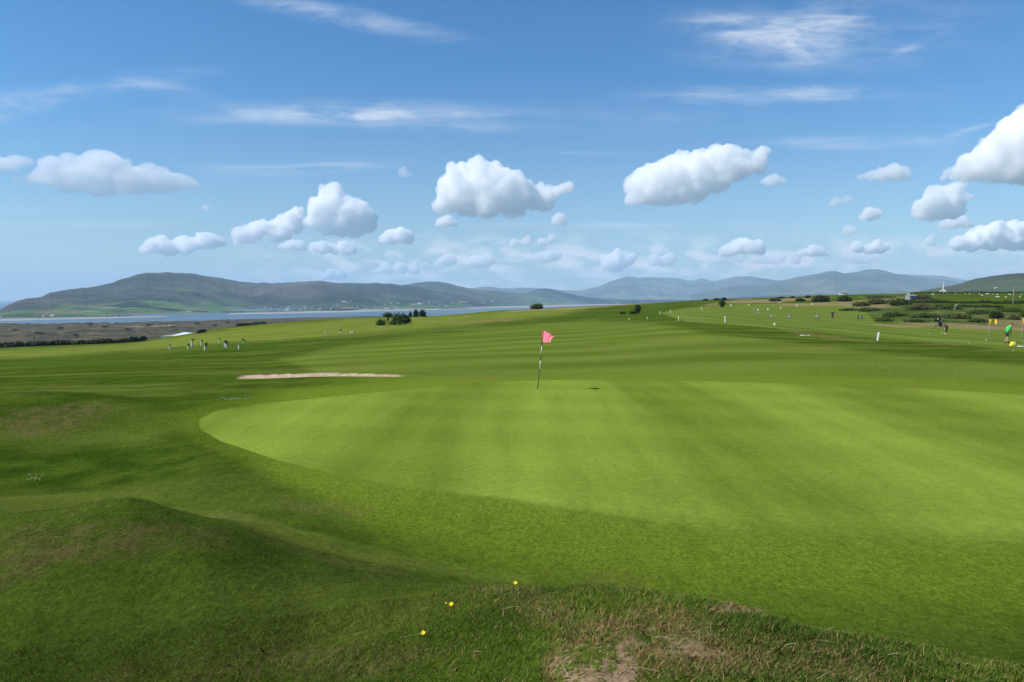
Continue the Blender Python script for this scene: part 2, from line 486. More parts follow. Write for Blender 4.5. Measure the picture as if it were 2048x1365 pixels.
def cloud(lumps, ybase, label, dens=0.0115, soft=False, seed=0, rough=1.0, group=None, voxel=2.4, sq=(1, 1, 1), grow=1.14):
    """lumps: (px, py, r_px); ybase: photo row of the flat base, which gives the distance"""
    rr = np.random.default_rng(100 + seed)
    if ybase > 500: grow *= 1.22
    if ybase > 520: dens *= .45
    lumps = [(a, ybase - (ybase - b) * 1.05, c * grow) for a, b, c in lumps]
    cx = sum(l[0] for l in lumps) / len(lumps)
    _, tz = ray(cx, ybase)
    Y = (BASE_ALT - EYE) / float(tz)
    s = Y / F
    for p1, p2 in list(zip(lumps, lumps[1:])):
        if math.hypot(p1[0] - p2[0], p1[1] - p2[1]) > .9 * (p1[2] + p2[2]) and len(lumps) < 8:
            lumps += [(p1[0] + (p2[0] - p1[0]) * f, p1[1] + (p2[1] - p1[1]) * f + 1, min(p1[2], p2[2]) * .62) for f in (.25, .4, .55, .7, .85)]
    lumps = list(lumps) + [((p1[0] + p2[0]) / 2 + rr.uniform(-2, 2), (p1[1] + p2[1]) / 2 + rr.uniform(-2, 3), (p1[2] + p2[2]) * .43) for p1 in lumps for p2 in lumps if p1 < p2 and math.hypot(p1[0] - p2[0], p1[1] - p2[1]) < 1.0 * (p1[2] + p2[2])]
    tx, tzz = ray(cx, ybase)
    org = Vector((float(tx) * Y, Y, BASE_ALT))
    mx = max(l[2] for l in lumps)
    VV = []; FF = []; nv_ = 0
    for (px, py, r) in lumps:
        yy_ = Y + rr.uniform(-.5, .5) * mx * s * 0.8
        a, b = ray(px, py)
        p = np.array([float(a) * yy_, yy_, float(b) * yy_ + EYE]) - np.array(org)
        for k in range(4 if r < 12 else 13):
            if k == 0: q = np.zeros(3); rad = r * s
            else:
                d = rr.normal(size=3); d /= np.linalg.norm(d); d[2] = abs(d[2]) * 0.8 - 0.1
                q = d * r * s * rr.uniform(.55, 1.0); rad = r * s * rr.uniform(.14, .42)
            iv, if_ = ICO[3 if k == 0 else 2]
            sc = np.array([sq[0], 1, sq[2]])
            VV.append((iv * rad + q) * sc + p); FF.append(if_ + nv_); nv_ += len(iv)
    VV = np.concatenate(VV); FF = np.concatenate(FF)
    z = VV[:, 2]; VV[:, 2] = np.where(z < 4 * s, 4 * s + (z - 4 * s) * .3, z)
    tmp = np_obj('cloud', VV, FF, None); me = tmp.data; bpy.data.objects.remove(tmp)
    me.materials.append(cloud_mat('cloud_vapour_%g' % dens, dens))
    o = bpy.data.objects.new('cloud', me); COL.objects.link(o); o.location = org
    m = o.modifiers.new('union', 'REMESH'); m.mode = 'VOXEL'; m.voxel_size = voxel * s
    ref = bpy.data.objects.new('cloud_noise_ref', None)
    for (tex, sc, st, mid) in ((ct, 40, 26 * rough, 0.5), (vt, 26, -13 * rough, 0.35), (ct, 16, 11 * rough, 0.5), (vt, 11, -5.5 * rough, 0.35), (ct, 11, 6.5 * rough, 0.5)):
        t = tex.copy(); t.noise_scale = sc * s
        if max(0, mx) < 16: t.noise_scale *= 0.6; st *= 0.5
        if tex is vt and sc == 10:
            m2 = o.modifiers.new('heal', 'REMESH'); m2.mode = 'VOXEL'; m2.voxel_size = voxel * s * .9
        d = o.modifiers.new('billow', 'DISPLACE'); d.texture = t; d.texture_coords = 'GLOBAL'; d.strength = st * s; d.mid_level = mid
    m3 = o.modifiers.new('heal', 'REMESH'); m3.mode = 'VOXEL'; m3.voxel_size = voxel * s * .85; m3.use_smooth_shade = True
    tag(o, label, 'cloud', group or 'cumulus clouds in the blue sky')
    return o
# ------------------------------------------------------------------ painted zones of the ground (masks; some hold painted shade or sun)
def pip_dist(px, py, poly, ys=1.0):
    """signed distance (inside > 0) to a closed polygon in photo pixels; ys stretches rows"""
    poly = np.asarray(poly, float) * (1, ys); py = py * ys
    n_ = len(poly); best = np.full(px.shape, 1e9); ins = np.zeros(px.shape, bool)
    for i in range(n_):
        x1, y1 = poly[i]; x2, y2 = poly[(i + 1) % n_]
        dx, dy = x2 - x1, y2 - y1
        t = np.clip(((px - x1) * dx + (py - y1) * dy) / (dx * dx + dy * dy + 1e-9), 0, 1)
        best = np.minimum(best, (px - x1 - t * dx) ** 2 + (py - y1 - t * dy) ** 2)
        c = ((y1 > py) != (y2 > py)) & (px < (x2 - x1) * (py - y1) / (y2 - y1 + 1e-12) + x1)
        ins ^= c
    d = np.sqrt(best)
    return np.where(ins, d, -d)

GREEN = [(398, 850), (402, 838), (430, 823), (520, 808), (610, 799), (700, 790), (800, 780), (900, 771), (960, 764), (1080, 761), (1200, 760), (1350, 762), (1500, 765), (1800, 775), (2060, 790), (2700, 800),
         (2700, 1120), (2060, 1085), (1700, 1075), (1400, 1055), (1200, 1028), (1024, 1000), (850, 981), (700, 957), (560, 923), (440, 882), (405, 862)]
FAIR = [(640, 745), (560, 720), (700, 690), (860, 668), (1000, 655), (1180, 640), (1300, 645), (1420, 665), (1650, 690), (1900, 715), (2100, 735), (2300, 760), (2048, 765), (1600, 752), (1200, 752), (900, 756), (760, 757)]
RANGE = [(1318, 626), (1360, 618), (1420, 612), (1480, 609), (1560, 607), (1640, 606.5), (1700, 608), (1722, 617), (1738, 630), (1752, 645), (1790, 652), (1900, 655), (2048, 664), (2300, 680), (2300, 720), (2048, 703), (1960, 694), (1880, 688), (1800, 681), (1700, 672), (1610, 662), (1500, 652), (1440, 650), (1370, 643)]
def ell(px, py, cx, cy, a, b, rot=0):
    c, s = math.cos(R(rot)), math.sin(R(rot))
    X = ((px - cx) * c + (py - cy) * s) / a; Z = (-(px - cx) * s + (py - cy) * c) / b
    return 1 - np.sqrt(X * X + Z * Z)

def zones(x, y, h):
    px, py = project(x, y, h)
    front = y > 1.0
    px = np.where(front, px, 1024 + x * 100); py = np.where(front, py, 1500)
    r = np.hypot(x, y)
    wn = fbm(x / 1.3, y / 1.3, 4, 31)
    wide = fbm(x / 9, y / 14, 4, 41)
    M = {}
    gw = 1.2 + (10 * sstep(480, 950, px) + 55 * sstep(1000, 1500, px)) * sstep(870, 930, py)
    g = sstep(-1, 1, (pip_dist(px, py, GREEN, 2.0) + 1.0 * wn) / gw)
    g = g * (y > 8)
    M['m_green'] = g
    dg = pip_dist(px, py, GREEN, 2.0)
    wc_ = 60 + 420 * sstep(450, 1000, px) * (py > 850)
    M['m_collar'] = sstep(-1.0, -.25, (dg + 10 * wn) / wc_) * (1 - g) * (r < 40) * (.35 + .65 * sstep(420, 620, px))
    M['m_apron'] = sstep(-110, 0, dg + 6 * wn) * (1 - g) * (r < 40) * sstep(430, 850, px) * .92
    rg = sstep(-1.5, 1.5, pip_dist(px, py, RANGE, 3) + 1.5 * wide) * (r > 40)
    M['m_range'] = rg
    fw = sstep(-10, 14, pip_dist(px, py, FAIR, 2) + 10 * wide) * (1 - rg) * (1 - g)
    left = sstep(-12, 6, ell(px, py, 300, 700, 520, 16, -6) * 30)
    M['m_fair'] = np.clip(fw, 0, 1)
    # mowing stripes: light (1) / dark (0)
    s1 = y * math.cos(R(23)) - x * math.sin(R(23)) + 1.5 * fbm(x / 25, y / 25, 2, 51)
    st = 0.5 + 0.5 * np.tanh(.9 * np.sin(2 * PI * s1 / 9.0) * (1 - .6 * sstep(70, 140, y)) + 1.3 * fbm(x / 34, y / 8, 3, 57))
    a0 = R(18)
    bend = np.clip((y - 120) / 55, 0, 2.2) ** 2 * 14
    s2 = x + .12 * y + bend
    st2 = 0.5 + 0.5 * np.tanh(2.5 * np.sin(2 * PI * s2 / 8.0))
    s3 = x - 1.3 - .05 * (y - 17) + 0.3 * wide
    st3 = 0.5 + 0.42 * np.tanh(1.5 * np.cos(2 * PI * s3 / 7.2)) + .10 * np.tanh(2 * np.sin(2 * PI * (y + .2 * x) / 3.2))
    M['m_stripe'] = np.where(rg > .5, st2, np.where(g > .5, st3, st))
    # parched grass
    d = np.zeros_like(px)
    def dab(cx, cy, a, b, rot=0, k=1.0, nz=0.35, soft=0.6):
        nonlocal d
        e = ell(px, py, cx, cy, a, b, rot) + nz * (wn if cy > 780 else wide)
        d = np.maximum(d, k * sstep(0, soft, e))
    dab(1380, 1300, 460, 120, 10, 1.08, .6, .75); dab(1190, 1340, 125, 72, 0, 1.45, .3, .35); dab(1470, 1222, 90, 14, 2, 1.15, .3); dab(1100, 1230, 130, 60, 10, .6, .6)
    dab(1350, 1250, 200, 60, 10, .75, .6); dab(1650, 1330, 200, 60, 15, .7, .6)
    dab(190, 1080, 360, 80, -4, 1.0, .5, .7); dab(20, 1130, 130, 60, -10, .8, .5); dab(400, 1075, 120, 40, 12, .5, .5); dab(100, 838, 190, 36, -8, .8, .5)
    dab(560, 1085, 160, 16, 20, .35); dab(720, 1130, 150, 14, 10, .45); dab(640, 1015, 150, 22, 4, .45, .6); dab(600, 1330, 420, 60, -6, .45, .7)
    dab(940, 642, 90, 6, 0, .8); dab(1015, 640, 55, 5, 0, 1.0, .3); dab(960, 657, 130, 4, 0, .6); dab(780, 668, 180, 3, 0, .4); dab(1010, 641, 30, 3, 0, 1.1, .2)
    dab(1290, 652, 160, 4, 2, .35); dab(1400, 690, 160, 4, 3, .5); dab(1620, 700, 190, 4, 3, .45); dab(1180, 690, 60, 4, 0, .4); dab(1300, 705, 120, 3, 0, .4)
    dab(640, 705, 90, 4, -3, .35); dab(700, 724, 60, 6, 0, .35); dab(500, 745, 200, 6, -4, .25); dab(960, 757, 90, 5, 0, .5); dab(1140, 672, 80, 3, 0, .35)
    dab(1640, 672, 90, 4, 9, .9); dab(1720, 682, 70, 4, 6, .8); dab(1880, 689, 90, 4, 0, .8); dab(1985, 700, 60, 4, 0, .5); dab(1600, 661, 30, 2, 0, .9)
    dab(200, 697, 160, 4, -4, .35); dab(90, 780, 160, 8, -10, .3); dab(1830, 772, 60, 4, 0, .55)
    tan_ = np.zeros_like(px)
    def tn(cx, cy, a, b, rot=0, k=1.0):
        nonlocal tan_
        tan_ = np.maximum(tan_, k * sstep(0, .35, ell(px, py, cx, cy, a, b, rot) + .3 * wide))
    tn(1560, 601, 120, 4.5, -3); tn(1700, 605, 160, 4, -3, .9); tn(1640, 610, 140, 2.6, 0, .8); tn(1460, 604, 60, 3, -8, .7); tn(1740, 611, 70, 8, 0, .8); tn(1770, 595, 60, 3, 0, .7)
    tn(1960, 655, 190, 5, 3, .9); tn(1800, 652, 60, 3, 2, .9); tn(1790, 627, 30, 2.5, 0, .5); tn(2030, 648, 60, 12, 0, .6); tn(1130, 618, 130, 2.5, -3, 1.0); tn(1240, 611, 90, 2, -4, .7)
    M['m_dry'] = np.clip(d, 0, 1.3) * (1 - g * .8)
    M['m_tan'] = tan_ * (r > 60) * .78
    lt = np.maximum(sstep(-8, 5, pip_dist(px, py, [(300, 1008), (480, 1050), (620, 1098), (800, 1138), (1000, 1162), (1080, 1166), (1010, 1146), (800, 1112), (650, 1072), (500, 1032)], 1.5) + 7 * wn) * (r < 12) * .38,
                    sstep(-16, 9, pip_dist(px, py, [(-40, 706), (250, 692), (480, 657), (700, 639), (870, 634), (1000, 625), (1180, 615), (1120, 628), (1000, 640), (860, 655), (700, 668), (560, 680), (420, 688), (200, 704), (0, 716)], 2) + 9 * wide) * (r > 60) * .75)
    M['m_lite'] = lt  # far crest band: sunlit brightness painted into colour; near strip: paler grass
    # sandy floor of the bunker
    bx = x + 9.0
    L = np.clip(1 - np.abs(bx) / 4.9, 0, 1) ** 0.5
    M['m_sand'] = sstep(0.0, 0.12, L * np.exp(-0.5 * ((y - (31.15 + 0.07 * bx + .12 * np.sin(bx * 1.7))) / .62) ** 6) * (1 + .30 * wn) * (.84 + .16 * sstep(-2.6, .5, bx)) - .36) * (np.abs(bx) < 4.9)
    # rough ground and thick scrub grass right of the range
    sc = np.maximum(sstep(0, .3, ell(px, py, 1960, 632, 300, 24, 3) + .3 * wide), sstep(0, .3, ell(px, py, 1730, 622, 110, 9, 0) + .25 * wide))
    M['m_scrub'] = sc * (1 - rg) * (r > 60)
    M['m_dune'] = sstep(480, 600, r) * 1.0
    M['m_rough'] = np.clip(sstep(-0.3, 0.5, wide + 0.25), 0, 1)
    M['m_shade'] = (1 - sstep(-3.2, .2, x + .8 * wide)) * (1 - sstep(7, 11, r)) + .5 * sstep(0, .4, ell(px, py, 60, 850, 260, 60) + .3 * wide) * (y > 5)  # shade of the left bank and far-left mound, painted as darker turf
    return M, px, py

# polar sheet: fine in front of the camera, coarse behind it
A1 = np.concatenate([np.linspace(-180, -60, 40, endpoint=False), np.linspace(-60, -42, 50, endpoint=False), np.linspace(-42, 42, 1000), np.linspace(42, 60, 51)[1:], np.linspace(60, 180, 41)[1:-1]])
R1 = np.concatenate([np.geomspace(0.3, 2.5, 40, endpoint=False), np.geomspace(2.5, 60, 420, endpoint=False), np.geomspace(60, 480, 280, endpoint=False), np.geomspace(480, 3000, 150, endpoint=False), np.geomspace(3000, 60000, 14)])
aa, rr_ = np.meshgrid(R(1) * A1, R1)
gx = (np.sin(aa) * rr_).ravel(); gy = (np.cos(aa) * rr_).ravel()
gh = H(gx, gy)
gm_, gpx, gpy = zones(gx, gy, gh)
nA, nR = len(A1), len(R1)
ii, jj = np.meshgrid(np.arange(nA), np.arange(nR - 1))
i2 = (ii + 1) % nA
gf = np.stack([jj * nA + ii, (jj + 1) * nA + ii, (jj + 1) * nA + i2, jj * nA + i2], -1).reshape(-1, 4)[:, ::-1]
gco = np.stack([gx, gy, gh + EYE], 1)
# centre cap
gco = np.vstack([gco, [[0, 0, EYE + float(H(0.0, 0.01)[0])]]])
capi = len(gco) - 1
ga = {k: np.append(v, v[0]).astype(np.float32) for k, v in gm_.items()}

gm, gnt = mat('course_turf'); n = N(gnt)
pos = n.geo()
A_ = lambda k: n.attr(k)
mott = n.noise(pos, 1.1, 5, 0.6)           # metre-scale mottling
mid = n.noise(pos, 5.0, 4, 0.6)
fine = n.noise(pos, 60, 3, 0.6)
wide = n.noise(pos, 0.12, 4, 0.6)
strk = n.noise(n.mapping(pos, (0.05, 0.35, 1)), 1.0, 4, 0.55)
G = dict(rough_a=(.034, .066, .006), rough_b=(.072, .112, .012), collar=(.125, .180, .016), fair_d=(.100, .148, .016), fair_l=(.160, .208, .032),
         green_d=(.120, .180, .019), green_l=(.250, .325, .044), dry=(.175, .130, .050), bare=(.36, .245, .150), tan=(.33, .24, .125), scrub=(.045, .075, .014), dune_a=(.135, .112, .066), dune_b=(.052, .050, .028),
         sand=(.62, .47, .33), range_d=(.118, .165, .024), range_l=(.165, .210, .040))
G = {k: tuple(v * .84 for v in c_) for k, c_ in G.items()}
rough = n.mix(n.step(mott, .35, .65), G['rough_a'], G['rough_b'])
rough = n.mix(n.math('MULTIPLY', n.step(strk, .42, .70), .75), rough, (.120, .150, .024))
rough = n.mix(n.math('MULTIPLY', A_('m_shade'), .62), rough, (.030, .050, .006))  # left-hand shade mixed into the rough's colour
wn_ = n.step(wide, .42, .62)
rough = n.mix(n.math('MULTIPLY', wn_, .4), rough, (.060, .105, .008))
c = rough
col = n.mix(n.step(n.noise(pos, 24, 4, .7), .3, .7), G['collar'], (.148, .202, .019))
c = n.mix(A_('m_collar'), c, col)
c = n.mix(A_('m_apron'), c, (.138, .192, .019))
stn = n.math('ADD', A_('m_stripe'), n.math('MULTIPLY_ADD', strk, 1.4, -.7), clamp=True)
fair = n.mix(stn, G['fair_d'], G['fair_l'])
c = n.mix(A_('m_fair'), c, fair)
c = n.mix(A_('m_lite'), c, n.mix(n.step(strk, .4, .6), (.135, .175, .024), (.190, .220, .038)))
rngc = n.mix(n.math('ADD', A_('m_stripe'), n.math('MULTIPLY_ADD', strk, .6, -.3), clamp=True), G['range_d'], G['range_l'])
c = n.mix(A_('m_range'), c, rngc)
gblot = n.noise(n.mapping(pos, (1.15, .085, 1), (0, 0, R(-3))), 1.0, 4, .55)
gs = n.math('ADD', n.math('MULTIPLY', A_('m_stripe'), .62), n.math('MULTIPLY', n.step(gblot, .25, .75), .40))
grn = n.mix(gs, G['green_d'], G['green_l'])
c = n.mix(A_('m_green'), c, grn)
dryn = n.math('MULTIPLY', A_('m_dry'), n.step(n.math('MULTIPLY_ADD', n.math('SUBTRACT', n.noise(pos, 30, 4, .8), .5), 1.3, n.noise(pos, 3.4, 5, .65)), .40, .58))
dryc = n.mix(n.step(mid, .3, .7), G['dry'], (.155, .145, .045))
dryc = n.scale(dryc, n.math('MULTIPLY_ADD', A_('m_shade'), -.45, 1.0))
c = n.mix(n.math('MINIMUM', dryn, .88), c, dryc)
c = n.mix(n.math('MULTIPLY', n.step(dryn, .95, 1.15), n.math('SUBTRACT', 1.0, A_('m_shade'), clamp=True)), c, G['bare'])
scr = n.mix(n.step(n.noise(pos, .22, 5, .65), .4, .6), G['scrub'], (.115, .125, .042))
c = n.mix(A_('m_scrub'), c, scr)
c = n.mix(n.math('MULTIPLY', A_('m_tan'), n.step(n.noise(n.mapping(pos, (.12, .5, 1)), 1, 4, .6), .28, .52)), c, G['tan'])
dn = n.noise(n.mapping(pos, (.012, .02, 1)), 1.0, 7, .68)
dune = n.mix(n.step(dn, .38, .62), G['dune_b'], G['dune_a'])
dune = n.mix(n.step(n.noise(pos, .006, 5, .6), .58, .68), dune, (.26, .20, .12))
c = n.mix(A_('m_dune'), c, dune)
sandc = n.mix(n.step(n.noise(pos, 3, 4, .6), .3, .7), (.42, .29, .18), G['sand'])
c = n.mix(A_('m_sand'), c, sandc)
g35 = n.noise(n.mapping(pos, (1, 1, 1)), 34, 5, .8)
g12 = n.noise(n.mapping(pos, (.8, 2.2, 1)), 7, 5, .75)
ampn = n.math('MULTIPLY_ADD', A_('m_green'), -.55, .95)
c = n.scale(c, n.math('MULTIPLY_ADD', n.math('SUBTRACT', g35, .5), n.math('MULTIPLY', ampn, 2.6), 1.0))
c = n.scale(c, n.math('MULTIPLY_ADD', n.math('SUBTRACT', n.noise(n.mapping(pos, (1, .6, 1)), 15, 4, .75), .5), n.math('MULTIPLY', ampn, 1.5), 1.0))
c = n.scale(c, n.math('MULTIPLY_ADD', n.math('SUBTRACT', g12, .5), n.math('MULTIPLY', ampn, n.math('MULTIPLY_ADD', A_('m_collar'), -.65, .9)), 1.0))
spk = n.new('ShaderNodeTexVoronoi'); n.link(pos, spk.inputs['Vector']); spk.inputs['Scale'].default_value = 1.7
c = n.scale(c, n.math('MULTIPLY_ADD', n.step(spk.outputs['Distance'], .045, .02), -.25, 1.0))
# blade-scale grain, stronger near by and in unmown grass
grain = n.noise(n.mapping(pos, (1, 1, .2)), 170, 3, .75)
amp = n.math('MULTIPLY_ADD', A_('m_green'), -.42, .85)
gv = n.math('MULTIPLY_ADD', n.math('SUBTRACT', grain, .5), amp, 1.0)
mv = n.math('MULTIPLY_ADD', n.math('SUBTRACT', n.noise(n.mapping(pos, (6, 14, 3)), 1, 5, .7), .5), .55, 1.0)
c = n.scale(n.scale(c, gv), mv)
hh = n.math('ADD', grain, n.math('MULTIPLY', n.noise(pos, 22, 4, .65), 1.4))
bm_ = n.new('ShaderNodeBump'); n.link(hh, bm_.inputs['Height']); bm_.inputs['Distance'].default_value = .012
n.link(n.math('MULTIPLY_ADD', A_('m_green'), -.55, .9), bm_.inputs['Strength'])
b_ = n.bsdf(c, .9, .0, 0, bm_.outputs[0])
try: b_.inputs['Sheen Weight'].default_value = .0
except Exception: pass
n.out(b_.outputs[0])
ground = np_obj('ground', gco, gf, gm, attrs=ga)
tag(ground, kind='structure')
bmf = ground.data
cap_f = [(capi, i, (i + 1) % nA) for i in range(nA)]
mesh_obj('ground', [gco[capi]] + [gco[i] for i in range(nA)], [(0, (i + 1) % nA + 1, i + 1) for i in range(nA)], gm)['kind'] = 'structure'

# ------------------------------------------------------------------ water, sand flats
def plane_px(pts, z, div=1):
    out = []
    for px, py in pts:
        tx, tz = ray(px, py)
        Y = (z - EYE) / float(tz)
        out.append((float(tx) * Y, Y, z))
    return out
wm, wnt = mat('estuary_water'); n = N(wnt)
p2 = n.geo()
wb = n.bump(n.noise(n.mapping(p2, (.02, .08, 1)), 1, 4, .6), .3, 1.5)
wc = n.mix(n.step(n.noise(n.mapping(p2, (.0008, .003, 1)), 1, 4, .6), .35, .65), (.045, .085, .120), (.09, .135, .170))
n.out(n.bsdf(wc, .35, .4, 0, wb).outputs[0])
wt = mesh_obj('water', [(-60000, 900, 0), (60000, 900, 0), (60000, 60000, 0), (-60000, 60000, 0)], [(0, 1, 2, 3)], wm); tag(wt, kind='structure')
fm_, fnt = mat('tidal_sand'); n = N(fnt); p3 = n.geo()
fc = n.mix(n.step(n.noise(n.mapping(p3, (.001, .006, 1)), 1, 5, .65), .35, .65), (.40, .33, .27), (.27, .25, .24))
n.out(n.bsdf(fc, .6, .3).outputs[0])
def flat(pts, z=.6):
    """a low bank of sand just proud of the water, with sloping edges"""
    top = plane_px(pts, z)
    c = Vector(sum((Vector(p) for p in top), Vector())) / len(top)
    low = []
    for p in top:
        q = c + (Vector(p) - c) * 1.01; q.z = -1.0; low.append(q)
    m = len(top)
    o = mesh_obj('sand_flat', list(top) + low, [tuple(range(m))] + [(i, i + m, (i + 1) % m + m, (i + 1) % m) for i in range(m)], fm_)
    return tag(o, kind='structure')
flat([(-60, 642), (60, 641), (200, 638), (330, 634), (335, 632.6), (200, 634.5), (60, 637), (-60, 639)])
flat([(460, 629), (560, 627.5), (700, 624.5), (830, 621), (940, 618.5), (940, 616), (830, 617.5), (700, 620.5), (560, 625), (460, 627)])
flat([(960, 616.5), (1060, 615), (1160, 612), (1240, 610), (1300, 608.5), (1330, 607), (1240, 607.6), (1120, 609.5), (1000, 612.5), (950, 614.5)])
flat([(870, 618.3), (960, 617), (960, 614.6), (900, 615.2)])

# ------------------------------------------------------------------ hills across the water
def hills(sil, Yr, shore, mtl, name, seed, z0=0.0, rough=1.6, span=None, rows=110, prof=1.25, back=3000):
    """sil: photo silhouette [(px, py)]; Yr: distance of the crest along it; shore: distance of the foot"""
    xs = np.array([s[0] for s in sil], float); ys = np.array([s[1] for s in sil], float)
    a, b = xs[0], xs[-1]
    px = np.linspace(a, b, int((b - a) / 2.2))
    py = pchip(xs, ys, px)
    yr = np.interp(px, [p[0] for p in Yr], [p[1] for p in Yr])
    sh = np.interp(px, [p[0] for p in shore], [p[1] for p in shore])
    t, tz = ray(px, py)
    crest = tz * yr + EYE
    crest = crest + rough * yr / 1300 * (fbm(px / 16, px * 0, 4, seed + 5) - .25) * np.clip((crest - z0) / 80, 0, 1)
    s = np.concatenate([np.linspace(0, 1, rows), 1 + np.linspace(0.04, 1, 12)])
    S, T = np.meshgrid(s, np.arange(len(px)), indexing='ij')
    Yc = np.where(S <= 1, sh[T] + (yr[T] - sh[T]) * S, yr[T] + (S - 1) * back)
    X = t[T] * Yc
    up = np.where(S <= 1, S, 1)
    # profile: low farmed apron, then the steep face, rounding to the top
    pr = 0.16 * up + 0.84 * sstep(0.12, 1.12, up ** prof) / sstep(0.12, 1.12, np.array(1.0))
    Z = z0 + (crest[T] - z0) * pr
    amp = (crest[T] - z0) * 0.16 * np.sin(np.clip(up, 0, 1) * PI) ** 1.0
    n1 = fbm(X / 900, Yc / 1400, 5, seed)
    rdg = 1 - 2 * np.abs(fbm(X / 700, Yc / 2200, 4, seed + 9))
    Z = Z + rough * amp * (0.8 * n1 + 0.8 * (rdg - .55))
    Z = np.where(S > 1, crest[T] * (2 - S) + (-30) * (S - 1), Z)
    # never above the line of sight to the crest
    lim = (tz[T] * Yc + EYE)
    Z = np.where((S < 1), np.minimum(Z, lim - 0.002 * (yr[T] - Yc)), Z)
    Z = np.where(S == 0, z0 - 8, Z)
    nr, ncol = S.shape
    i, j = np.meshgrid(np.arange(ncol - 1), np.arange(nr - 1))
    f = np.stack([j * ncol + i, j * ncol + i + 1, (j + 1) * ncol + i + 1, (j + 1) * ncol + i], -1).reshape(-1, 4)
    el = np.clip((Z - z0) / np.maximum(crest.max() - z0, 1), 0, 1)
    o = np_obj(name, np.stack([X.ravel(), Yc.ravel(), Z.ravel()], 1), f, mtl, attrs={'up': up.ravel(), 'el': el.ravel()})
    return tag(o, kind='structure')

def hill_mat(name, moor, moor2, field, wood, fieldtop=.45, fscale=.0022):
    m, t_ = mat(name); n = N(t_); p = n.geo(); up = n.attr('up')
    a = n.noise(n.mapping(p, (.0012, .0016, .002)), 1, 6, .6)
    c = n.mix(n.step(a, .40, .60), moor, moor2)
    # fields: voronoi cells with dark hedges
    vo = n.new('ShaderNodeTexVoronoi'); n.link(n.mapping(p, (1, .7, 0)), vo.inputs['Vector']); vo.inputs['Scale'].default_value = fscale * 2.2
    sepc = n.new('ShaderNodeSeparateColor'); n.link(vo.outputs['Color'], sepc.inputs[0])
    fcol = n.mix(sepc.outputs[0], field, tuple(v * 1.5 for v in field))
    fcol = n.mix(n.step(sepc.outputs[1], .88, .90), fcol, (.17, .15, .08))
    nz = n.noise(p, .0022, 5, .62)
    lim = n.math('ADD', up, n.math('MULTIPLY_ADD', nz, 1.2, -.6))
    c = n.mix(n.step(lim, fieldtop + .08, fieldtop - .08), c, fcol)
    wz = n.noise(n.mapping(p, (.0016, .0035, .004)), 1, 5, .6)
    wmask = n.math('MULTIPLY', n.step(wz, .52, .57), n.step(up, fieldtop + .25, fieldtop - .1))
    c = n.mix(wmask, c, wood)
    g2 = n.noise(p, .012, 4, .7)
    g3 = n.noise(n.mapping(p, (.0009, .0009, .004)), 1, 6, .7)
    c = n.scale(n.scale(c, n.math('MULTIPLY_ADD', g2, .9, .55)), n.math('MULTIPLY_ADD', n.step(g3, .38, .62), .75, .55))
    n.out(n.bsdf(c, .9, .05, 0, n.bump(n.noise(p, .004, 6, .65), .9, 60)).outputs[0])
    return m
hmA = hill_mat('moorland_hills', (.080, .072, .054), (.040, .052, .040), (.054, .098, .032), (.016, .030, .020))
hmB = hill_mat('wooded_hills', (.070, .085, .040), (.045, .062, .032), (.060, .095, .035), (.022, .042, .022), .6)
hmC = hill_mat('far_fells', (.105, .115, .075), (.070, .085, .055), (.10, .14, .06), (.03, .05, .03), .35)
hmE = hill_mat('sheep_fell', (.105, .098, .055), (.062, .080, .034), (.055, .105, .028), (.022, .036, .016), .5, .006)
SH = [(-200, 2100), (0, 2180), (300, 2450), (500, 2900), (700, 3600), (870, 4600), (1100, 7200), (1300, 10500), (1700, 11500), (2100, 11500)]
hills([(-160, 640), (-60, 634), (0, 619), (20, 608), (45, 599), (62, 596), (80, 594), (100, 586), (140, 578), (190, 573), (230, 563), (265, 552), (290, 547), (320, 545), (360, 545), (400, 550), (440, 556), (470, 562), (510, 566), (560, 565.5), (600, 563), (640, 562), (680, 566), (720, 567), (760, 566), (800, 570), (835, 573), (870, 581), (910, 586), (960, 595), (1010, 603), (1060, 609)],
      [(-200, 3200), (0, 3600), (200, 4600), (330, 5600), (600, 6500), (900, 6800), (1060, 7000)], SH, hmA, 'hills', 3)
hills([(700, 580), (760, 572), (800, 571), (835, 566), (862, 563), (885, 565), (920, 573), (960, 580), (1010, 583), (1050, 586), (1075, 579), (1090, 577), (1110, 581), (1150, 590), (1200, 597), (1280, 600), (1340, 599), (1420, 602), (1480, 606)],
      [(700, 8300), (1090, 9500), (1500, 10500)], [(a_, b_ + 300) for a_, b_ in SH], hmB, 'hills', 31, rough=1.0)
hills([(880, 585), (930, 578), (975, 573), (1000, 577), (1040, 575), (1075, 577), (1100, 578), (1150, 581), (1190, 575), (1225, 562), (1240, 557), (1257, 553), (1280, 556), (1305, 554), (1350, 556), (1385, 562), (1400, 558), (1430, 562), (1460, 555), (1490, 552), (1520, 556), (1560, 561), (1620, 566), (1720, 572), (1800, 576)],
      [(880, 14500), (1250, 17500), (1800, 18500)], [(880, 8000), (1100, 9800), (1300, 11500), (1800, 13000)], hmC, 'hills', 53, rough=1.2)
hills([(1380, 590), (1440, 578), (1480, 572), (1530, 569), (1560, 562), (1600, 553), (1635, 548), (1668, 541), (1690, 547), (1715, 543), (1745, 538), (1765, 541), (1790, 548), (1850, 556), (1900, 562), (1960, 570), (2050, 580), (2200, 590)],
      [(1380, 12500), (2200, 12500)], [(1380, 9000), (2200, 8000)], hmC, 'hills', 71, rough=1.3)
hills([(1640, 580), (1740, 560), (1780, 548), (1840, 550), (1880, 552), (1930, 560), (1990, 568), (2100, 574)],
      [(1640, 17500), (2100, 17500)], [(1640, 14500), (2100, 14500)], hmC, 'hills', 81, rough=1.0)
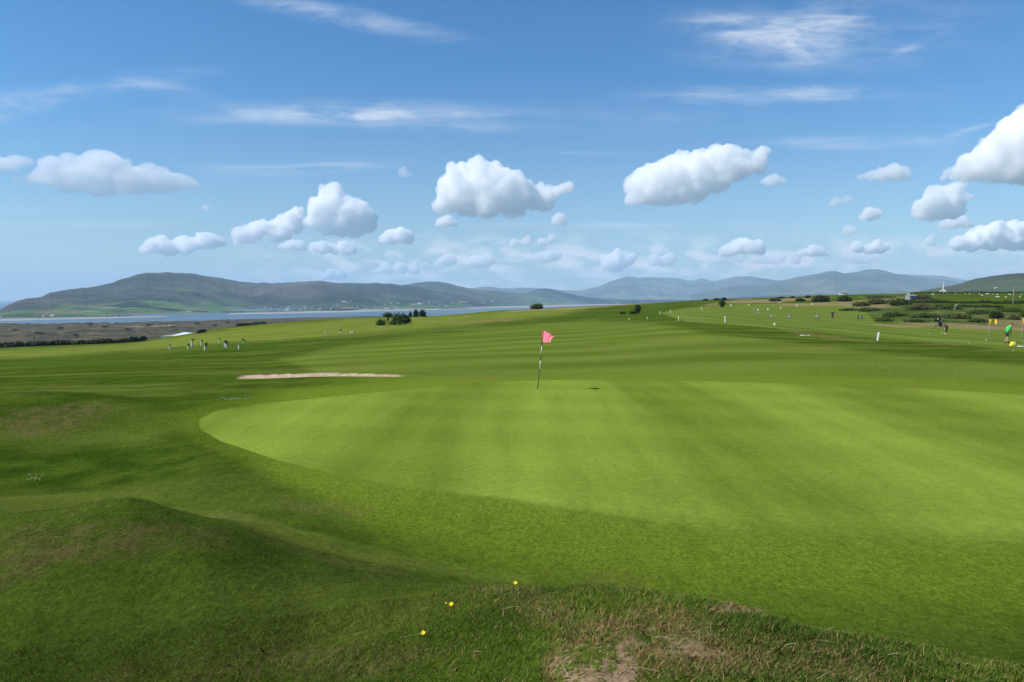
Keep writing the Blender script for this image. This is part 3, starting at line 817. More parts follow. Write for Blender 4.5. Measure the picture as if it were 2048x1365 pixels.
hills([(1400, 598), (1500, 594), (1600, 589), (1680, 588), (1760, 586), (1830, 583), (1880, 578), (1940, 580), (2100, 575), (2300, 570)],
      [(1400, 8500), (2300, 6500)], [(1400, 6000), (2300, 4500)], hmB, 'hills', 91, rough=.8)
hills([(1790, 592), (1830, 585), (1870, 577), (1900, 572), (1930, 564), (1960, 556), (2000, 550), (2048, 546), (2120, 542), (2250, 540), (2400, 548)],
      [(1790, 2500), (2400, 2600)], [(1790, 900), (2400, 800)], hmE, 'hills', 15, z0=45, rough=.9)

# ------------------------------------------------------------------ haze
hm_, hnt = mat('haze_air'); n = N(hnt)
hv = n.new('ShaderNodeVolumePrincipled'); hv.inputs['Color'].default_value = (.55, .78, 1, 1)
hv.inputs['Density'].default_value = HAZE; hv.inputs['Anisotropy'].default_value = 0
n.out(None, hv.outputs[0])
hz = mesh_obj('haze', [(x, y, z) for x in (-32000, 32000) for y in (-4000, 30000) for z in (-16, 1010)],
              [(0, 1, 3, 2), (4, 6, 7, 5), (0, 4, 5, 1), (2, 3, 7, 6), (0, 2, 6, 4), (1, 5, 7, 3)], hm_)
tag(hz, kind='stuff')
# ------------------------------------------------------------------ clouds
G_C = 'white cumulus clouds over the hills'
def C(l, yb, lab, **k): return cloud(l, yb, lab, group=G_C, **k)
C([(905, 385, 26), (925, 360, 26), (960, 350, 27), (990, 362, 30), (1015, 380, 30), (1045, 388, 26), (1080, 396, 20), (1102, 388, 14), (1120, 382, 10), (1138, 377, 7), (1095, 400, 14), (885, 412, 13), (940, 395, 32), (975, 400, 30), (895, 410, 15), (1030, 405, 24), (1070, 408, 16)], 433, 'domed white cumulus above the pink flag, with a wisp pointing right', seed=1)
C([(1275, 378, 22), (1300, 362, 26), (1330, 350, 28), (1365, 342, 30), (1400, 336, 30), (1435, 330, 28), (1470, 322, 24), (1490, 318, 18), (1520, 318, 15), (1515, 335, 14), (1270, 395, 15), (1310, 388, 24), (1350, 382, 28), (1395, 372, 28), (1440, 358, 24), (1480, 342, 20)], 409, 'long white cumulus slanting up to the right, right of centre', seed=2)
C([(1545, 360, 12), (1530, 365, 9), (1562, 363, 9)], 373, 'small puff just right of the long slanting cloud', seed=3)
C([(664, 396, 20), (650, 392, 14), (640, 425, 22), (665, 425, 26), (695, 428, 26), (720, 432, 22), (740, 445, 16), (680, 448, 24), (630, 445, 14), (650, 458, 12), (720, 460, 14)], 474, 'tall cauliflower cumulus over the middle of the far ridge', seed=4)
C([(590, 432, 14), (583, 445, 16), (565, 456, 16), (545, 462, 14), (525, 458, 12), (505, 466, 14), (482, 472, 12), (495, 478, 12), (560, 470, 14)], 488, 'cumulus bank rising to the right beside the tall cauliflower one', seed=5)
C([(300, 497, 13), (325, 494, 12), (355, 490, 12), (378, 488, 12), (400, 483, 14), (418, 484, 12), (440, 489, 8), (345, 500, 10)], 508, 'low string of puffs above the big whaleback hill', seed=6)
C([(583, 493, 11), (600, 495, 9), (568, 495, 8)], 501, 'flat little puff under the rising cumulus bank', seed=7)
C([(635, 501, 11), (650, 498, 10), (665, 501, 8)], 511, 'left one of two small puffs below the tall cumulus', seed=8)
C([(690, 500, 12), (705, 498, 10)], 511, 'right one of two small puffs below the tall cumulus', seed=9)
C([(785, 474, 14), (800, 470, 13), (815, 476, 12), (770, 480, 9)], 491, 'pale puff between the tall cumulus and the domed one', seed=10, dens=0.0152)
C([(893, 443, 12), (880, 446, 8), (906, 446, 7)], 455, 'small scrap hanging below the domed cumulus on its left', seed=11, dens=0.0152)
C([(1118, 440, 11), (1128, 444, 8), (1110, 446, 8)], 456, 'small round puff below the right end of the domed cumulus', seed=12)
C([(1985, 325, 36), (2015, 300, 40), (2045, 275, 40), (2080, 265, 50), (1955, 332, 26), (1928, 342, 20), (1902, 350, 12), (1885, 355, 7), (2060, 330, 44), (2110, 310, 60), (2150, 280, 60), (2000, 290, 22)], 366, 'huge grey-bottomed cumulus cut off by the right edge', seed=13)
C([(1845, 418, 16), (1865, 405, 18), (1890, 398, 20), (1905, 385, 14), (1918, 374, 9), (1925, 378, 7), (1880, 422, 20), (1910, 415, 18), (1925, 400, 12), (1835, 432, 9)], 441, 'cumulus with a chimney-like top, below the huge right one', seed=14)
C([(1890, 450, 9), (1908, 447, 11), (1928, 448, 10), (1940, 452, 7)], 460, 'thin shelf of cloud under the chimney-topped cumulus', seed=15, dens=0.0152)
C([(1740, 352, 9), (1765, 350, 12), (1785, 344, 14), (1805, 349, 13), (1818, 354, 8), (1722, 354, 6)], 366, 'grey soft cloud left of the huge right-hand cumulus', seed=16, dens=0.0114)
C([(1740, 430, 12), (1752, 432, 9), (1728, 434, 7)], 443, 'round puff left of the chimney-topped cumulus', seed=17, dens=0.0171)
C([(1670, 405, 10), (1655, 409, 6), (1695, 400, 6)], 416, 'faint wisp above the round puff on the right', seed=18, dens=0.0076)
C([(1693, 460, 9), (1702, 463, 7)], 471, 'faint small puff lower left of the round puff', seed=19, dens=0.0114)
C([(1920, 487, 12), (1945, 482, 15), (1970, 474, 16), (1995, 468, 16), (2020, 470, 16), (2045, 472, 18), (2070, 470, 20), (1990, 484, 12), (2030, 485, 14)], 502, 'long low cumulus at the right edge above the sheep fell', seed=20, dens=0.019)
C([(1860, 484, 9), (1868, 476, 7)], 496, 'dim puff left of the long low cumulus', seed=21, dens=0.0095)
C([(1470, 499, 12), (1490, 494, 13), (1512, 495, 11), (1525, 502, 7), (1455, 504, 6)], 513, 'bright flat cumulus above the far fells', seed=22)
C([(1620, 505, 9), (1635, 503, 8), (1605, 508, 7), (1655, 508, 5)], 515, 'small cumulus right of the bright flat one over the fells', seed=23)
C([(1755, 494, 10), (1768, 497, 8), (1738, 500, 7), (1712, 497, 8)], 508, 'pair of joined puffs above the blue fells', seed=24, dens=0.0171)
C([(955, 525, 11), (975, 523, 10), (940, 530, 7)], 535, 'hazy puff low beneath the domed cumulus', seed=25, dens=0.0152)
C([(890, 524, 9), (875, 530, 7), (905, 520, 7), (850, 533, 6)], 537, 'hazy puff left of the one beneath the domed cumulus', seed=26, dens=0.0152)
C([(1090, 515, 10), (1110, 512, 9), (1070, 518, 8)], 523, 'hazy puff lower right of the domed cumulus', seed=27, dens=0.0152)
C([(1030, 488, 10), (1055, 484, 8), (1085, 486, 8), (1105, 478, 7)], 494, 'ragged faint cloud strip under the domed cumulus', seed=28, dens=0.0095)
C([(1215, 524, 12), (1240, 518, 11), (1262, 515, 9), (1230, 532, 12)], 542, 'soft low cumulus over the dip in the far hills', seed=29, dens=0.0152)
C([(1310, 522, 9), (1340, 520, 9), (1325, 528, 8)], 533, 'soft low cumulus right of the one over the dip', seed=30, dens=0.0133)
C([(660, 553, 10), (680, 550, 8), (648, 557, 6)], 561, 'faint puff resting on the ridge behind the middle hill', seed=31, dens=0.019)
C([(1440, 520, 8), (1460, 518, 9), (1480, 523, 8), (1560, 517, 9), (1590, 520, 8)], 529, 'hazy bank of cloud low over the fells', seed=32, dens=0.0114)
C([(770, 541, 9), (800, 538, 9), (830, 542, 8), (750, 545, 7)], 550, 'hazy strip of cloud above the middle ridge', seed=33, dens=0.0133)
C([(1690, 520, 9), (1712, 518, 9), (1735, 521, 8), (1757, 519, 7)], 531, 'faint strip of cloud above the highest fell', seed=34, dens=0.0076)
cloud([(40, 328, 12), (-10, 326, 12), (100, 328, 12), (150, 325, 15), (195, 322, 17), (230, 330, 15), (110, 352, 18), (170, 350, 22), (220, 352, 22), (270, 358, 20), (320, 362, 18), (360, 368, 14), (90, 364, 12), (140, 374, 14), (200, 378, 16), (260, 378, 15), (320, 380, 12), (50, 362, 9), (385, 374, 10), (300, 345, 14), (10, 334, 12)], 398,
      'broad smooth grey-white cloud sheet at the upper left', dens=0.0065, seed=40, group='smooth cloud sheets', rough=.55, voxel=3.4, sq=(2.2, 1, .85))
cloud([(807, 344, 10), (820, 347, 7)], 356, 'tiny grey scrap of cloud left of the domed cumulus', dens=0.0057, seed=41, group='smooth cloud sheets')
cloud([(411, 417, 7)], 424, 'tiny pinkish scrap of cloud below the smooth sheet', dens=0.0076, seed=42, group='smooth cloud sheets')

# ------------------------------------------------------------------ vegetation
def leaf_mat(name, a, b):
    m, t_ = mat(name); n = N(t_)
    v = n.attr('v')
    c = n.mix(v, a, b)
    nz = n.noise(n.obj(), 1.5, 3)
    c = n.scale(c, n.math('MULTIPLY_ADD', nz, .6, .7))
    d = n.bsdf(c, .7, .1)
    tr = n.new('ShaderNodeBsdfTranslucent'); n.link(n.scale(c, 1.3), tr.inputs[0])
    mx = n.new('ShaderNodeMixShader'); mx.inputs[0].default_value = .18
    n.link(d.outputs[0], mx.inputs[1]); n.link(tr.outputs[0], mx.inputs[2])
    n.out(mx.outputs[0]); return m
L_GORSE = leaf_mat('gorse_leaves', (.020, .032, .010), (.055, .078, .024))
L_TREE = leaf_mat('thorn_leaves', (.026, .052, .012), (.085, .125, .030))
L_PINE = leaf_mat('pine_needles', (.012, .026, .012), (.036, .060, .024))
L_LIGHT = leaf_mat('willow_leaves', (.060, .090, .030), (.150, .180, .070))
L_SCRUB = leaf_mat('bramble_leaves', (.042, .068, .015), (.095, .125, .030))
L_HEATH = leaf_mat('heath_twigs', (.060, .066, .026), (.125, .120, .052))
L_DUNE = leaf_mat('dune_shrub_leaves', (.034, .044, .026), (.075, .085, .045))
BARK = plain('bark', (.10, .075, .05), .9, .3, 5)
def leaves(name, lobes, count, size, m, parent, seed=0, shell=.5):
    r = np.random.default_rng(seed)
    L = np.array([(*c, *rd) for c, rd in lobes], float)
    vol = L[:, 3] * L[:, 4] * L[:, 5]; k = r.choice(len(L), count, p=vol / vol.sum())
    d = r.normal(size=(count, 3)); d /= np.linalg.norm(d, axis=1)[:, None]
    rad = (shell + (1 - shell) * r.random(count)) * (1 + .10 * r.normal(size=count))
    # uneven outline: push whole sectors in or out
    lump = 1 + .22 * np.sin(d[:, 0] * 5 + k) * np.sin(d[:, 1] * 6 + 2 * k) + .15 * np.sin(d[:, 2] * 9 + k)
    p = L[k, :3] + d * L[k, 3:] * (rad * lump)[:, None]
    p[:, 2] = np.maximum(p[:, 2], 0.02 + .1 * r.random(count) * L[:, 5].max())
    nrm = d * .7 + r.normal(size=(count, 3)) * .6 + np.array([0, 0, .35]); nrm /= np.linalg.norm(nrm, axis=1)[:, None]
    u = np.cross(nrm, r.normal(size=(count, 3))); u /= np.linalg.norm(u, axis=1)[:, None]
    w_ = np.cross(nrm, u)
    s = size * (.6 + .8 * r.random(count))[:, None]
    q = np.stack([p - u * s, p - w_ * s * .55, p + u * s, p + w_ * s * .55], 1).reshape(-1, 3)
    f = np.arange(count * 4).reshape(-1, 4)
    v = np.repeat(np.clip(r.normal(.45, .28, count), 0, 1), 4)
    return np_obj(name, q, f, m, parent, smooth=False, attrs={'v': v})
def trunk_mb(h, r0, seed, spread=.5, n_=4, lean=0.0):
    r = random.Random(seed); mb = MB()
    top = Vector((lean, 0, h))
    mb.tube([(0, 0, -.3), (lean * .3, 0, h * .35), (lean * .7, .05, h * .7), top], [r0 * 1.25, r0, r0 * .7, r0 * .3], 8)
    for k in range(n_):
        z = h * r.uniform(.3, .7); a = r.uniform(0, 6.28); l = h * spread * r.uniform(.5, .9)
        b = Vector((lean * z / h, 0, z)); e = b + Vector((math.cos(a) * l, math.sin(a) * l, l * .75))
        mb.tube([b, b.lerp(e, .5) + Vector((0, 0, .05)), e], [r0 * .5, r0 * .35, r0 * .12], 6)
    return mb
G_B = 'gorse bushes and shrubs around the course'
def bush(px, py, wpx, hpx, label, m=L_GORSE, group=G_B, seed=0, n_=900, name='gorse_bush', deep=.8, cat='bush', leaf=None):
    """a shrub standing at the photo pixel of its foot"""
    p, s = P(px, py)
    W = wpx * s; Hh = hpx * s
    e = empty(name, p, label, cat, group, rz=random.Random(seed).uniform(-.1, .1))
    r = random.Random(seed * 7 + 1)
    k = max(3, int(wpx / max(hpx, 1)) + 2)
    lob = []
    for i in range(k):
        x = (-.5 + (i + .5) / k) * W * .8 + r.uniform(-.04, .04) * W
        env = 1 - abs(2 * (x / W)) ** 2 * .55
        zc = Hh * env * r.uniform(.30, .42)
        lob.append(((x, r.uniform(-.2, .2) * W * deep * .5, zc), (W / k * .85, W * deep * .38 * env, Hh * env * .62)))
    lob.append(((0, 0, Hh * .42), (W * .30, W * .3 * deep, Hh * .52)))
    leaves('crown', lob, n_, leaf or max(.5 * s * 3.0, .10), m, e, seed, .35)
    mb = MB()
    for i in range(4):
        a = r.uniform(0, 6.28); q = Vector((math.cos(a) * W * .2, math.sin(a) * W * .2, Hh * .6))
        mb.tube([(q.x * .2, q.y * .2, -.2), q * .5, q], [.05 + .01 * W, .04, .015], 6)
    mb.build('stem', BARK, e)
    return e
def tree(px, py, wpx, hpx, label, m, lobes, name='thorn_tree', cat='tree', group=None, seed=0, n_=1400, leaf=None, trunk=.55, lean=0):
    p, s = P(px, py)
    W = wpx * s; Hh = hpx * s
    e = empty(name, p, label, cat, group)
    lob = [((x * W, y * W, z * Hh), (a * W, a * W * .9, b * Hh)) for x, y, z, a, b in lobes]
    leaves('crown', lob, n_, leaf or 1.4 * s, m, e, seed, .45)
    trunk_mb(Hh * trunk, max(.035 * Hh, .06), seed, .45, 5, lean * W).build('trunk', BARK, e)
    return e
# clump left of centre
GT = 'clump of scrubby trees on the left crest'
tree(776, 650, 22, 25, 'thorn tree with a flat umbrella crown, left in the near tree clump', L_TREE, [(0, 0, .80, .42, .17), (-.2, .1, .72, .3, .12), (.25, 0, .74, .26, .13), (0, 0, .5, .12, .25)], group=GT, seed=1, n_=900)
tree(800, 650, 34, 24, 'broad bushy tree filling the right of the near clump', L_TREE, [(-.2, 0, .62, .3, .34), (.12, .1, .66, .3, .34), (.3, 0, .45, .26, .34), (0, -.1, .35, .35, .28), (-.32, 0, .3, .2, .26)], group=GT, seed=2, n_=2000)
tree(813, 649, 20, 20, 'small dark tree at the right end of the near clump', L_GORSE, [(0, 0, .55, .4, .42), (.15, 0, .35, .35, .3), (-.2, 0, .3, .3, .3)], group=GT, seed=3, n_=900)
bush(762, 651, 20, 13, 'rounded thorn bush at the left foot of the near clump', L_TREE, GT, 4, 800, 'thorn_bush')
bush(786, 650, 14, 10, 'pale willow scrub in the middle of the near clump', L_LIGHT, GT, 5, 500, 'willow_bush')
GP = 'dark conifers behind the tree clump'
con = [(0, 0, .75, .22, .22), (0, 0, .5, .36, .3), (0, 0, .28, .46, .28)]
tree(821, 635, 8, 12, 'small dark conifer, left of the conifer group', L_PINE, con, 'pine_tree', group=GP, seed=6, n_=400)
tree(832, 635, 13, 17, 'tallest dark conifer with a pointed top, middle of the group', L_PINE, con, 'pine_tree', group=GP, seed=7, n_=800)
tree(845, 634.5, 15, 15, 'round-topped dark conifer, right of the group', L_PINE, [(0, 0, .55, .42, .42), (.2, 0, .3, .3, .3), (-.2, 0, .35, .3, .3)], 'pine_tree', group=GP, seed=8, n_=900)
bush(1074, 618.5, 28, 12, 'lone rounded bush on the skyline above the flag', L_TREE, G_B, 9, 1200, 'thorn_bush')
bush(1246, 628.5, 13, 5, 'low dark bush left of the lone upright tree', L_GORSE, G_B, 10, 400)
tree(1275, 628, 16, 19, 'lone upright tree with a ragged dark crown in mid course', L_GORSE, [(0, 0, .84, .26, .14), (.12, 0, .62, .36, .16), (-.1, 0, .5, .3, .14), (.05, 0, .3, .34, .22), (-.35, 0, .16, .3, .14)], seed=11, n_=900, name='thorn_tree')
bush(1266, 628.5, 14, 7, 'dark bush at the foot of the lone upright tree', L_GORSE, G_B, 12, 450)
tree(1444, 616, 13, 14, 'small dark tree at the far left of the range', L_GORSE, [(0, 0, .7, .5, .26), (0, 0, .3, .32, .24)], seed=13, n_=600, name='thorn_tree')
for k, (x, y, w_, h_, lab) in enumerate([
        (1411, 602, 12, 4, 'tiny dark bush on the skyline, leftmost of the ridge bushes'), (1434, 601, 16, 4, 'low dark bush on the skyline left of the tan grass'), (1448, 601, 12, 6, 'dark bush on the skyline beside the tan grass'),
        (1550, 603, 24, 7, 'brown-green bush behind the range, left of the row'), (1562, 597.5, 16, 4, 'flat bush higher up behind the brown-green one'), (1585, 597, 9, 4, 'tiny bush between two larger ones on the ridge'),
        (1600, 603.5, 20, 8, 'oval dark bush left of the largest gorse'), (1616, 597, 11, 6, 'small bush touching the largest gorse'), (1641, 604, 42, 14, 'largest dark gorse bush behind the range'), (1690, 603.5, 32, 11, 'second dark gorse bush, right of the largest'),
        (1876, 643, 15, 8, 'small dark gorse behind the golf trolley'), (1993, 637, 24, 17, 'large black-green gorse above the yellow flag'), (2028, 640, 20, 12, 'brown gorse right of the black-green one')]):
    bush(x, y, w_, h_, lab, L_GORSE if x not in (1550, 2028) else L_HEATH, G_B, 20 + k, 1600 if w_ > 20 else 500)
GS = 'scrub on the bank right of the range'
for k, (x, y, w_, h_, m_, lab) in enumerate([
        (1722, 613, 40, 10, L_HEATH, 'olive heath hummock left of the blue tarpaulin'), (1752, 609, 44, 13, L_HEATH, 'rounded olive scrub just left of the blue tarpaulin'), (1800, 611, 56, 16, L_SCRUB, 'rounded green scrub right of the blue tarpaulin'),
        (1700, 622, 44, 6, L_SCRUB, 'low dark green scrub tongue reaching into the range'), (1742, 623, 50, 8, L_SCRUB, 'low dark green scrub behind the range signs'), (1790, 634, 56, 11, L_SCRUB, 'green scrub mound on the lower bank'), (1768, 643, 44, 8, L_SCRUB, 'green scrub at the range corner'),
        (1842, 620, 60, 12, L_HEATH, 'dull olive scrub under the grey stone hut'), (1900, 619, 60, 10, L_SCRUB, 'dark scrub behind the dead tree'), (1850, 636, 60, 10, L_SCRUB, 'green bramble mound left of the trolley gorse'), (1915, 638, 64, 11, L_SCRUB, 'green bramble mound below the dead tree'),
        (1960, 628, 60, 10, L_SCRUB, 'green bramble between dead tree and black-green gorse'), (2020, 624, 60, 9, L_SCRUB, 'green bramble below the wooden pole'), (2055, 634, 30, 16, L_SCRUB, 'green scrub at the right edge'), (1955, 645, 44, 9, L_SCRUB, 'bramble left of the black-green gorse'), (1830, 645, 50, 7, L_SCRUB, 'bramble along the range edge left of the trolley'),
        (1860, 604, 70, 6, L_HEATH, 'flat olive scrub right of the stone hut'), (1845, 600, 34, 10, L_HEATH, 'bright olive bush against the stone hut'), (1690, 594.5, 14, 2, L_HEATH, 'low heath tuft on the ridge above the second gorse'), (1760, 596, 70, 4, L_SCRUB, 'long low scrub line on the ridge above the tarpaulin')]):
    bush(x, y, w_, h_, lab, m_, GS, 50 + k, 1700, 'bramble_bush' if m_ is L_SCRUB else 'heath_bush', .7)
# hedges
def hedge(pts, hpx, label, m=L_GORSE, seed=0, name='hedge', n_=2500, depth=2.0, group='dark hedges'):
    ps = [P(*q) for q in pts]
    o = ps[0][0]
    e = empty(name, o, label, 'hedge', group)
    lob = []
    r = random.Random(seed)
    for (a, sa), (b, sb) in zip(ps, ps[1:]):
        L_ = (b - a).length; k = max(2, int(L_ / (hpx * sa * 1.1)))
        for i in range(k):
            c = a.lerp(b, (i + .5) / k) - o; hh = hpx * sa * r.uniform(.75, 1.15)
            c.z = ground_at(c.x + o.x, c.y + o.y) - o.z + hh * .4
            lob.append((tuple(c), (L_ / k * .75, depth, hh * .6)))
    # keep leaves from dropping below a sloping hedge's foot
    rr2 = np.random.default_rng(seed)
    leaves('crown', lob, n_, 1.5 * ps[0][1], m, e, seed, .3)
    mb = MB(); mb.tube([(l[0][0], l[0][1], l[0][2] - l[1][2] * .6) for l in lob], .08, 6)
    mb.build('stem', BARK, e)
    return e
hedge([(1824, 587.5), (1900, 587.0), (1980, 587), (2070, 586)], 2.6, 'thin dark hedge along the top of the sheep field', seed=1)
hedge([(1803, 606.5), (1860, 606.5), (1900, 607), (1950, 607)], 4.5, 'long dark hedge below the sheep field', seed=2)
hedge([(1962, 607), (1980, 607)], 6, 'short dark hedge block below the sheep, left of the pole', seed=3, n_=900)
hedge([(1990, 608), (2004, 608)], 5.5, 'shortest dark hedge block below the sheep', seed=4, n_=900)
hedge([(2010, 607.5), (2030, 607.5)], 5.5, 'dark hedge block at the foot of the wooden pole', seed=5, n_=900)
hedge([(2036, 607.5), (2075, 607.5)], 5, 'dark hedge running off the right edge', seed=6, n_=900)
hedge([(1875, 614), (1940, 615), (2000, 616)], 5, 'dark scrubby hedge on the bank behind the dead tree', seed=7)
# far-off surfaces are found by casting the pixel's ray on the hills and plains
from mathutils.bvhtree import BVHTree
_bv = []
for o in [o for o in COL.objects if o.type == 'MESH' and o.name.startswith(('hills', 'sand_flat'))]:
    me = o.data
    _bv.append(BVHTree.FromPolygons([v.co.copy() for v in me.vertices], [tuple(p.vertices) for p in me.polygons]))
def far_hit(px, py):
    tx, tz = ray(px, py); d = Vector((float(tx), 1, float(tz))).normalized()
    best = None
    for b in _bv:
        q = b.ray_cast(Vector((0, 0, EYE)), d, 60000)
        if q[0] is not None and (best is None or q[3] < best[1]): best = (q[0], q[3])
    return best[0] if best else None

# ------------------------------------------------------------------ hedge and shrubs by the dunes
hx = [(-30, 697), (40, 696), (100, 695), (160, 693)]
def crest_spot(px, beyond):
    """a place just behind the crest of the course on that column"""
    t = (px - 1024) / F; y = float(np.interp(t, ET, EDGE_Y)) + beyond
    return Vector((t * y, y, ground_at(t * y, y))), y / F
def crest_hedge(pxs, beyond, hm, label, m, seed, n_=1800, name='hedge'):
    pts = [crest_spot(p, beyond) for p in pxs]
    o = pts[0][0]; e = empty(name, o, label, 'hedge', 'dark hedges'); lob = []; r = random.Random(seed)
    for (a, s), (b, _) in zip(pts, pts[1:]):
        k = max(2, int((b - a).length / (hm * 1.2)))
        for i in range(k):
            c = a.lerp(b, (i + .5) / k) - o; h_ = hm * r.uniform(.6, 1.3)
            c.z += h_ * .35 + hm * .35
            lob.append((tuple(c), ((b - a).length / k * .8, 1.6, h_ * .7)))
    zmin = min(l[0][2] for l in lob) - 3
    for i, l in enumerate(lob): lob[i] = ((l[0][0], l[0][1], l[0][2] - zmin), l[1])
    e.location.z += zmin
    leaves('crown', lob, n_, .5, m, e, seed, .3)
    mb = MB(); mb.tube([(l[0][0], l[0][1], l[0][2] - l[1][2] * .8) for l in lob], .1, 6)
    mb.build('stem', BARK, e)
    return e
crest_hedge([-60, 0, 60, 120, 190], 10, .85, 'dark hedge behind the left crest, along the dunes', L_DUNE, 11, 3200)
crest_hedge([190, 230, 290], 9, .9, 'thin end of the dark hedge behind the left crest', L_DUNE, 12, 900)
crest_hedge([397, 408], 4, .5, 'short dark hedge at the right end of the pale shed', L_DUNE, 13, 400)
crest_hedge([474, 500, 530], 28, .8, 'dark dune shrubs along the crest left of the tree clump', L_DUNE, 14, 1500, 'dune_hedge')
G_DS = 'dark shrubs dotted over the dunes'
for k, (x, y, w_, h_) in enumerate([(30, 662, 12, 3), (78, 668, 20, 3), (210, 655, 14, 3), (255, 660, 10, 2.5), (300, 652, 16, 3), (345, 655, 9, 2), (395, 648, 14, 3), (430, 652, 12, 3), (455, 646, 10, 2.5), (150, 672, 12, 2.5), (120, 657, 14, 2.5), (180, 650, 12, 2)]):
    bush(x, y, w_, h_, 'dark shrub on the brown dunes by the estuary', L_DUNE, G_DS, 90 + k, 260, 'dune_shrub', .8, leaf=1.6)

# ------------------------------------------------------------------ saplings in tree guards
TUBE = plain('tree_guard_plastic', (.80, .86, .76), .5, .12, 4)
G_SAP = 'young trees in pale guards on the left fairway'
def sapling(px, py, hpx, crown, label, seed, green=.0):
    p, s = P(px, py); h = hpx * s
    e = empty('sapling', p, label, 'sapling', G_SAP)
    mb = MB(); r0 = .095
    mb.tube([(0, 0, -.1), (0, 0, h * .5), (0, 0, h)], [r0, r0, r0 * 1.05], 14, cap=False)
    mb.tube([(0, 0, -.1), (0, 0, h * .5), (0, 0, h)], [r0 * .9, r0 * .9, r0 * .95], 14, cap=False)
    mb.build('tree_guard', TUBE, e, True)
    st = MB(); st.box((.13, 0, h * .45), (.05, .05, h * 1.05)); st.build('stake', plain('stake_wood', (.13, .10, .06), .8), e)
    tk = MB(); tk.tube([(0, 0, 0), (.02, 0, h), (.06, .03, h * 1.35)], [.02, .018, .01], 6); tk.build('trunk', BARK, e)
    if crown:
        cw, ch = crown[0] * s, crown[1] * s
        leaves('crown', [((crown[2] * s if len(crown) > 2 else 0, 0, h + ch * .35), (cw / 2, cw / 2, ch / 2)), ((.1, 0, h * 1.0), (cw * .3, cw * .3, ch * .4))], 150, .075, L_TREE, e, seed, .1)
    return e
sapling(339.5, 699.5, 8, (3, 2), 'pale guard of the sapling standing alone at the far left', 1)
sapling(376.5, 698.5, 7, (5, 5, .5), 'sapling leaning against the tall forked one, second from the left', 2)
sapling(383.5, 694, 13, (6, 4, 3), 'tallest guarded sapling with a forked top', 3)
sapling(402.5, 691.5, 9, (5, 3, 2), 'guarded sapling behind the lower one with thin leaves', 4)
sapling(410, 701, 10, (8, 7, 3), 'nearest guarded sapling with a thin see-through crown', 5)
sapling(438.5, 687, 8, (3, 2), 'guarded sapling left of the leafy pair', 6)
sapling(449.5, 694, 8, (6, 7, 1), 'left guard of the leafy pair of saplings', 7)
sapling(453, 696, 9, (9, 8, 0), 'right, whiter guard of the leafy pair of saplings', 8)
sapling(478, 698.5, 8, None, 'bare guard in front of the last leafy sapling', 9)
sapling(488, 687, 5, (10, 7, -2), 'last leafy sapling with a bushy crown', 10)
for k, (x, y, lab) in enumerate([(650.5, 667, 'tiny distant guarded sapling, leftmost of the far four'), (681, 666, 'tiny distant sapling with a dark crown, second of the far four'), (701, 666.5, 'tiny distant guard, left of the last far pair'), (705, 666.5, 'tiny distant guard, right of the last far pair')]):
    sapling(x, y, 4, (5, 3) if k == 1 else None, lab, 20 + k)

# ------------------------------------------------------------------ flagstick and hole
p, s = P(1075, 780)
WHITE = plain('white_paint', (.78, .78, .74), .4, .06); BLACK = plain('black_paint', (.018, .018, .016), .45, .2)
PINK = plain('pink_flag_cloth', (.95, .20, .29), .75, .08, 9)
fe = empty('flagstick', p, 'pink golf flag on a leaning black-and-white banded stick in the green', 'golf flag')
top = Vector((11.5 * s, 0, 120 * s)); ax = top.normalized()
bands = [(0.0, .345, 0), (.345, .490, 1), (.490, .605, 0), (.605, .735, 1), (.735, .845, 0), (.845, 1.0, 1)]
# banded pole: the photo shows white, black, white, black, white, black from the flag down
for a, b, wc_ in [(-.07, .345, 0), (.345, .49, 1), (.49, .60, 0), (.60, .73, 1), (.73, .842, 0), (.842, .985, 1), (.985, 1.0, 0)]:
    mb = MB(); r_ = .0135 if a < .34 else .0125
    mb.tube([top * a, top * b], [r_, r_ * (.97)], 14); mb.build('pole_band', WHITE if wc_ else BLACK, fe, True)
mb = MB(); mb.tube([top * .985, top * 1.004], [.016, .012], 12); mb.build('pole_cap', BLACK, fe, True)
# the cloth: hangs from the top, blown to the right and folding over itself
def flag_sheet(W_, H_, origin, ax, fold, thick=.004, nu=22, nv=14):
    side = Vector((1, 0, 0)); out_ = Vector((0, -1, 0))
    V_ = []
    for layer in (0, 1):
        for j in range(nv + 1):
            for i in range(nu + 1):
                u, v = i / nu, j / nv
                x, dy, dz = fold(u, v)
                q = origin - ax * (v * H_) + side * (x * W_) + out_ * (dy * W_) + Vector((0, 0, -dz * H_))
                q = q + out_ * (thick * (layer - .5))
                V_.append(q)
    F_ = []; m_ = (nu + 1) * (nv + 1)
    for j in range(nv):
        for i in range(nu):
            a = j * (nu + 1) + i; F_.append((a, a + 1, a + nu + 2, a + nu + 1)); F_.append(tuple(m_ + k for k in (a + nu + 1, a + nu + 2, a + 1, a)))
    def edge(seq):
        for a, b in zip(seq, seq[1:]): F_.append((a, a + m_, b + m_, b))
    edge([i for i in range(nu + 1)][::-1]); edge([nv * (nu + 1) + i for i in range(nu + 1)])
    edge([j * (nu + 1) for j in range(nv + 1)]); edge([j * (nu + 1) + nu for j in range(nv + 1)][::-1])
    return V_, F_
def fold_pink(u, v):
    # outline of the photograph: the top edge droops in an arc to a tip, the lower corner hangs
    x = .62 * u + .06 * math.sin(3.1 * u) + .03 * math.sin(7 * v) * u
    droop = .52 * u ** 1.7 * (1 - v) ** 1.2 * 1.0
    dy = .62 * u + .10 * math.sin(5.2 * u + 1.4 * v) * u + .04 * math.sin(11 * u + 3 * v) * u
    x += .20 * math.exp(-((v - .04) / .10) ** 2) * max(0, u - .55) / .45
    return x, dy, droop + .03 * u * math.sin(6 * u)
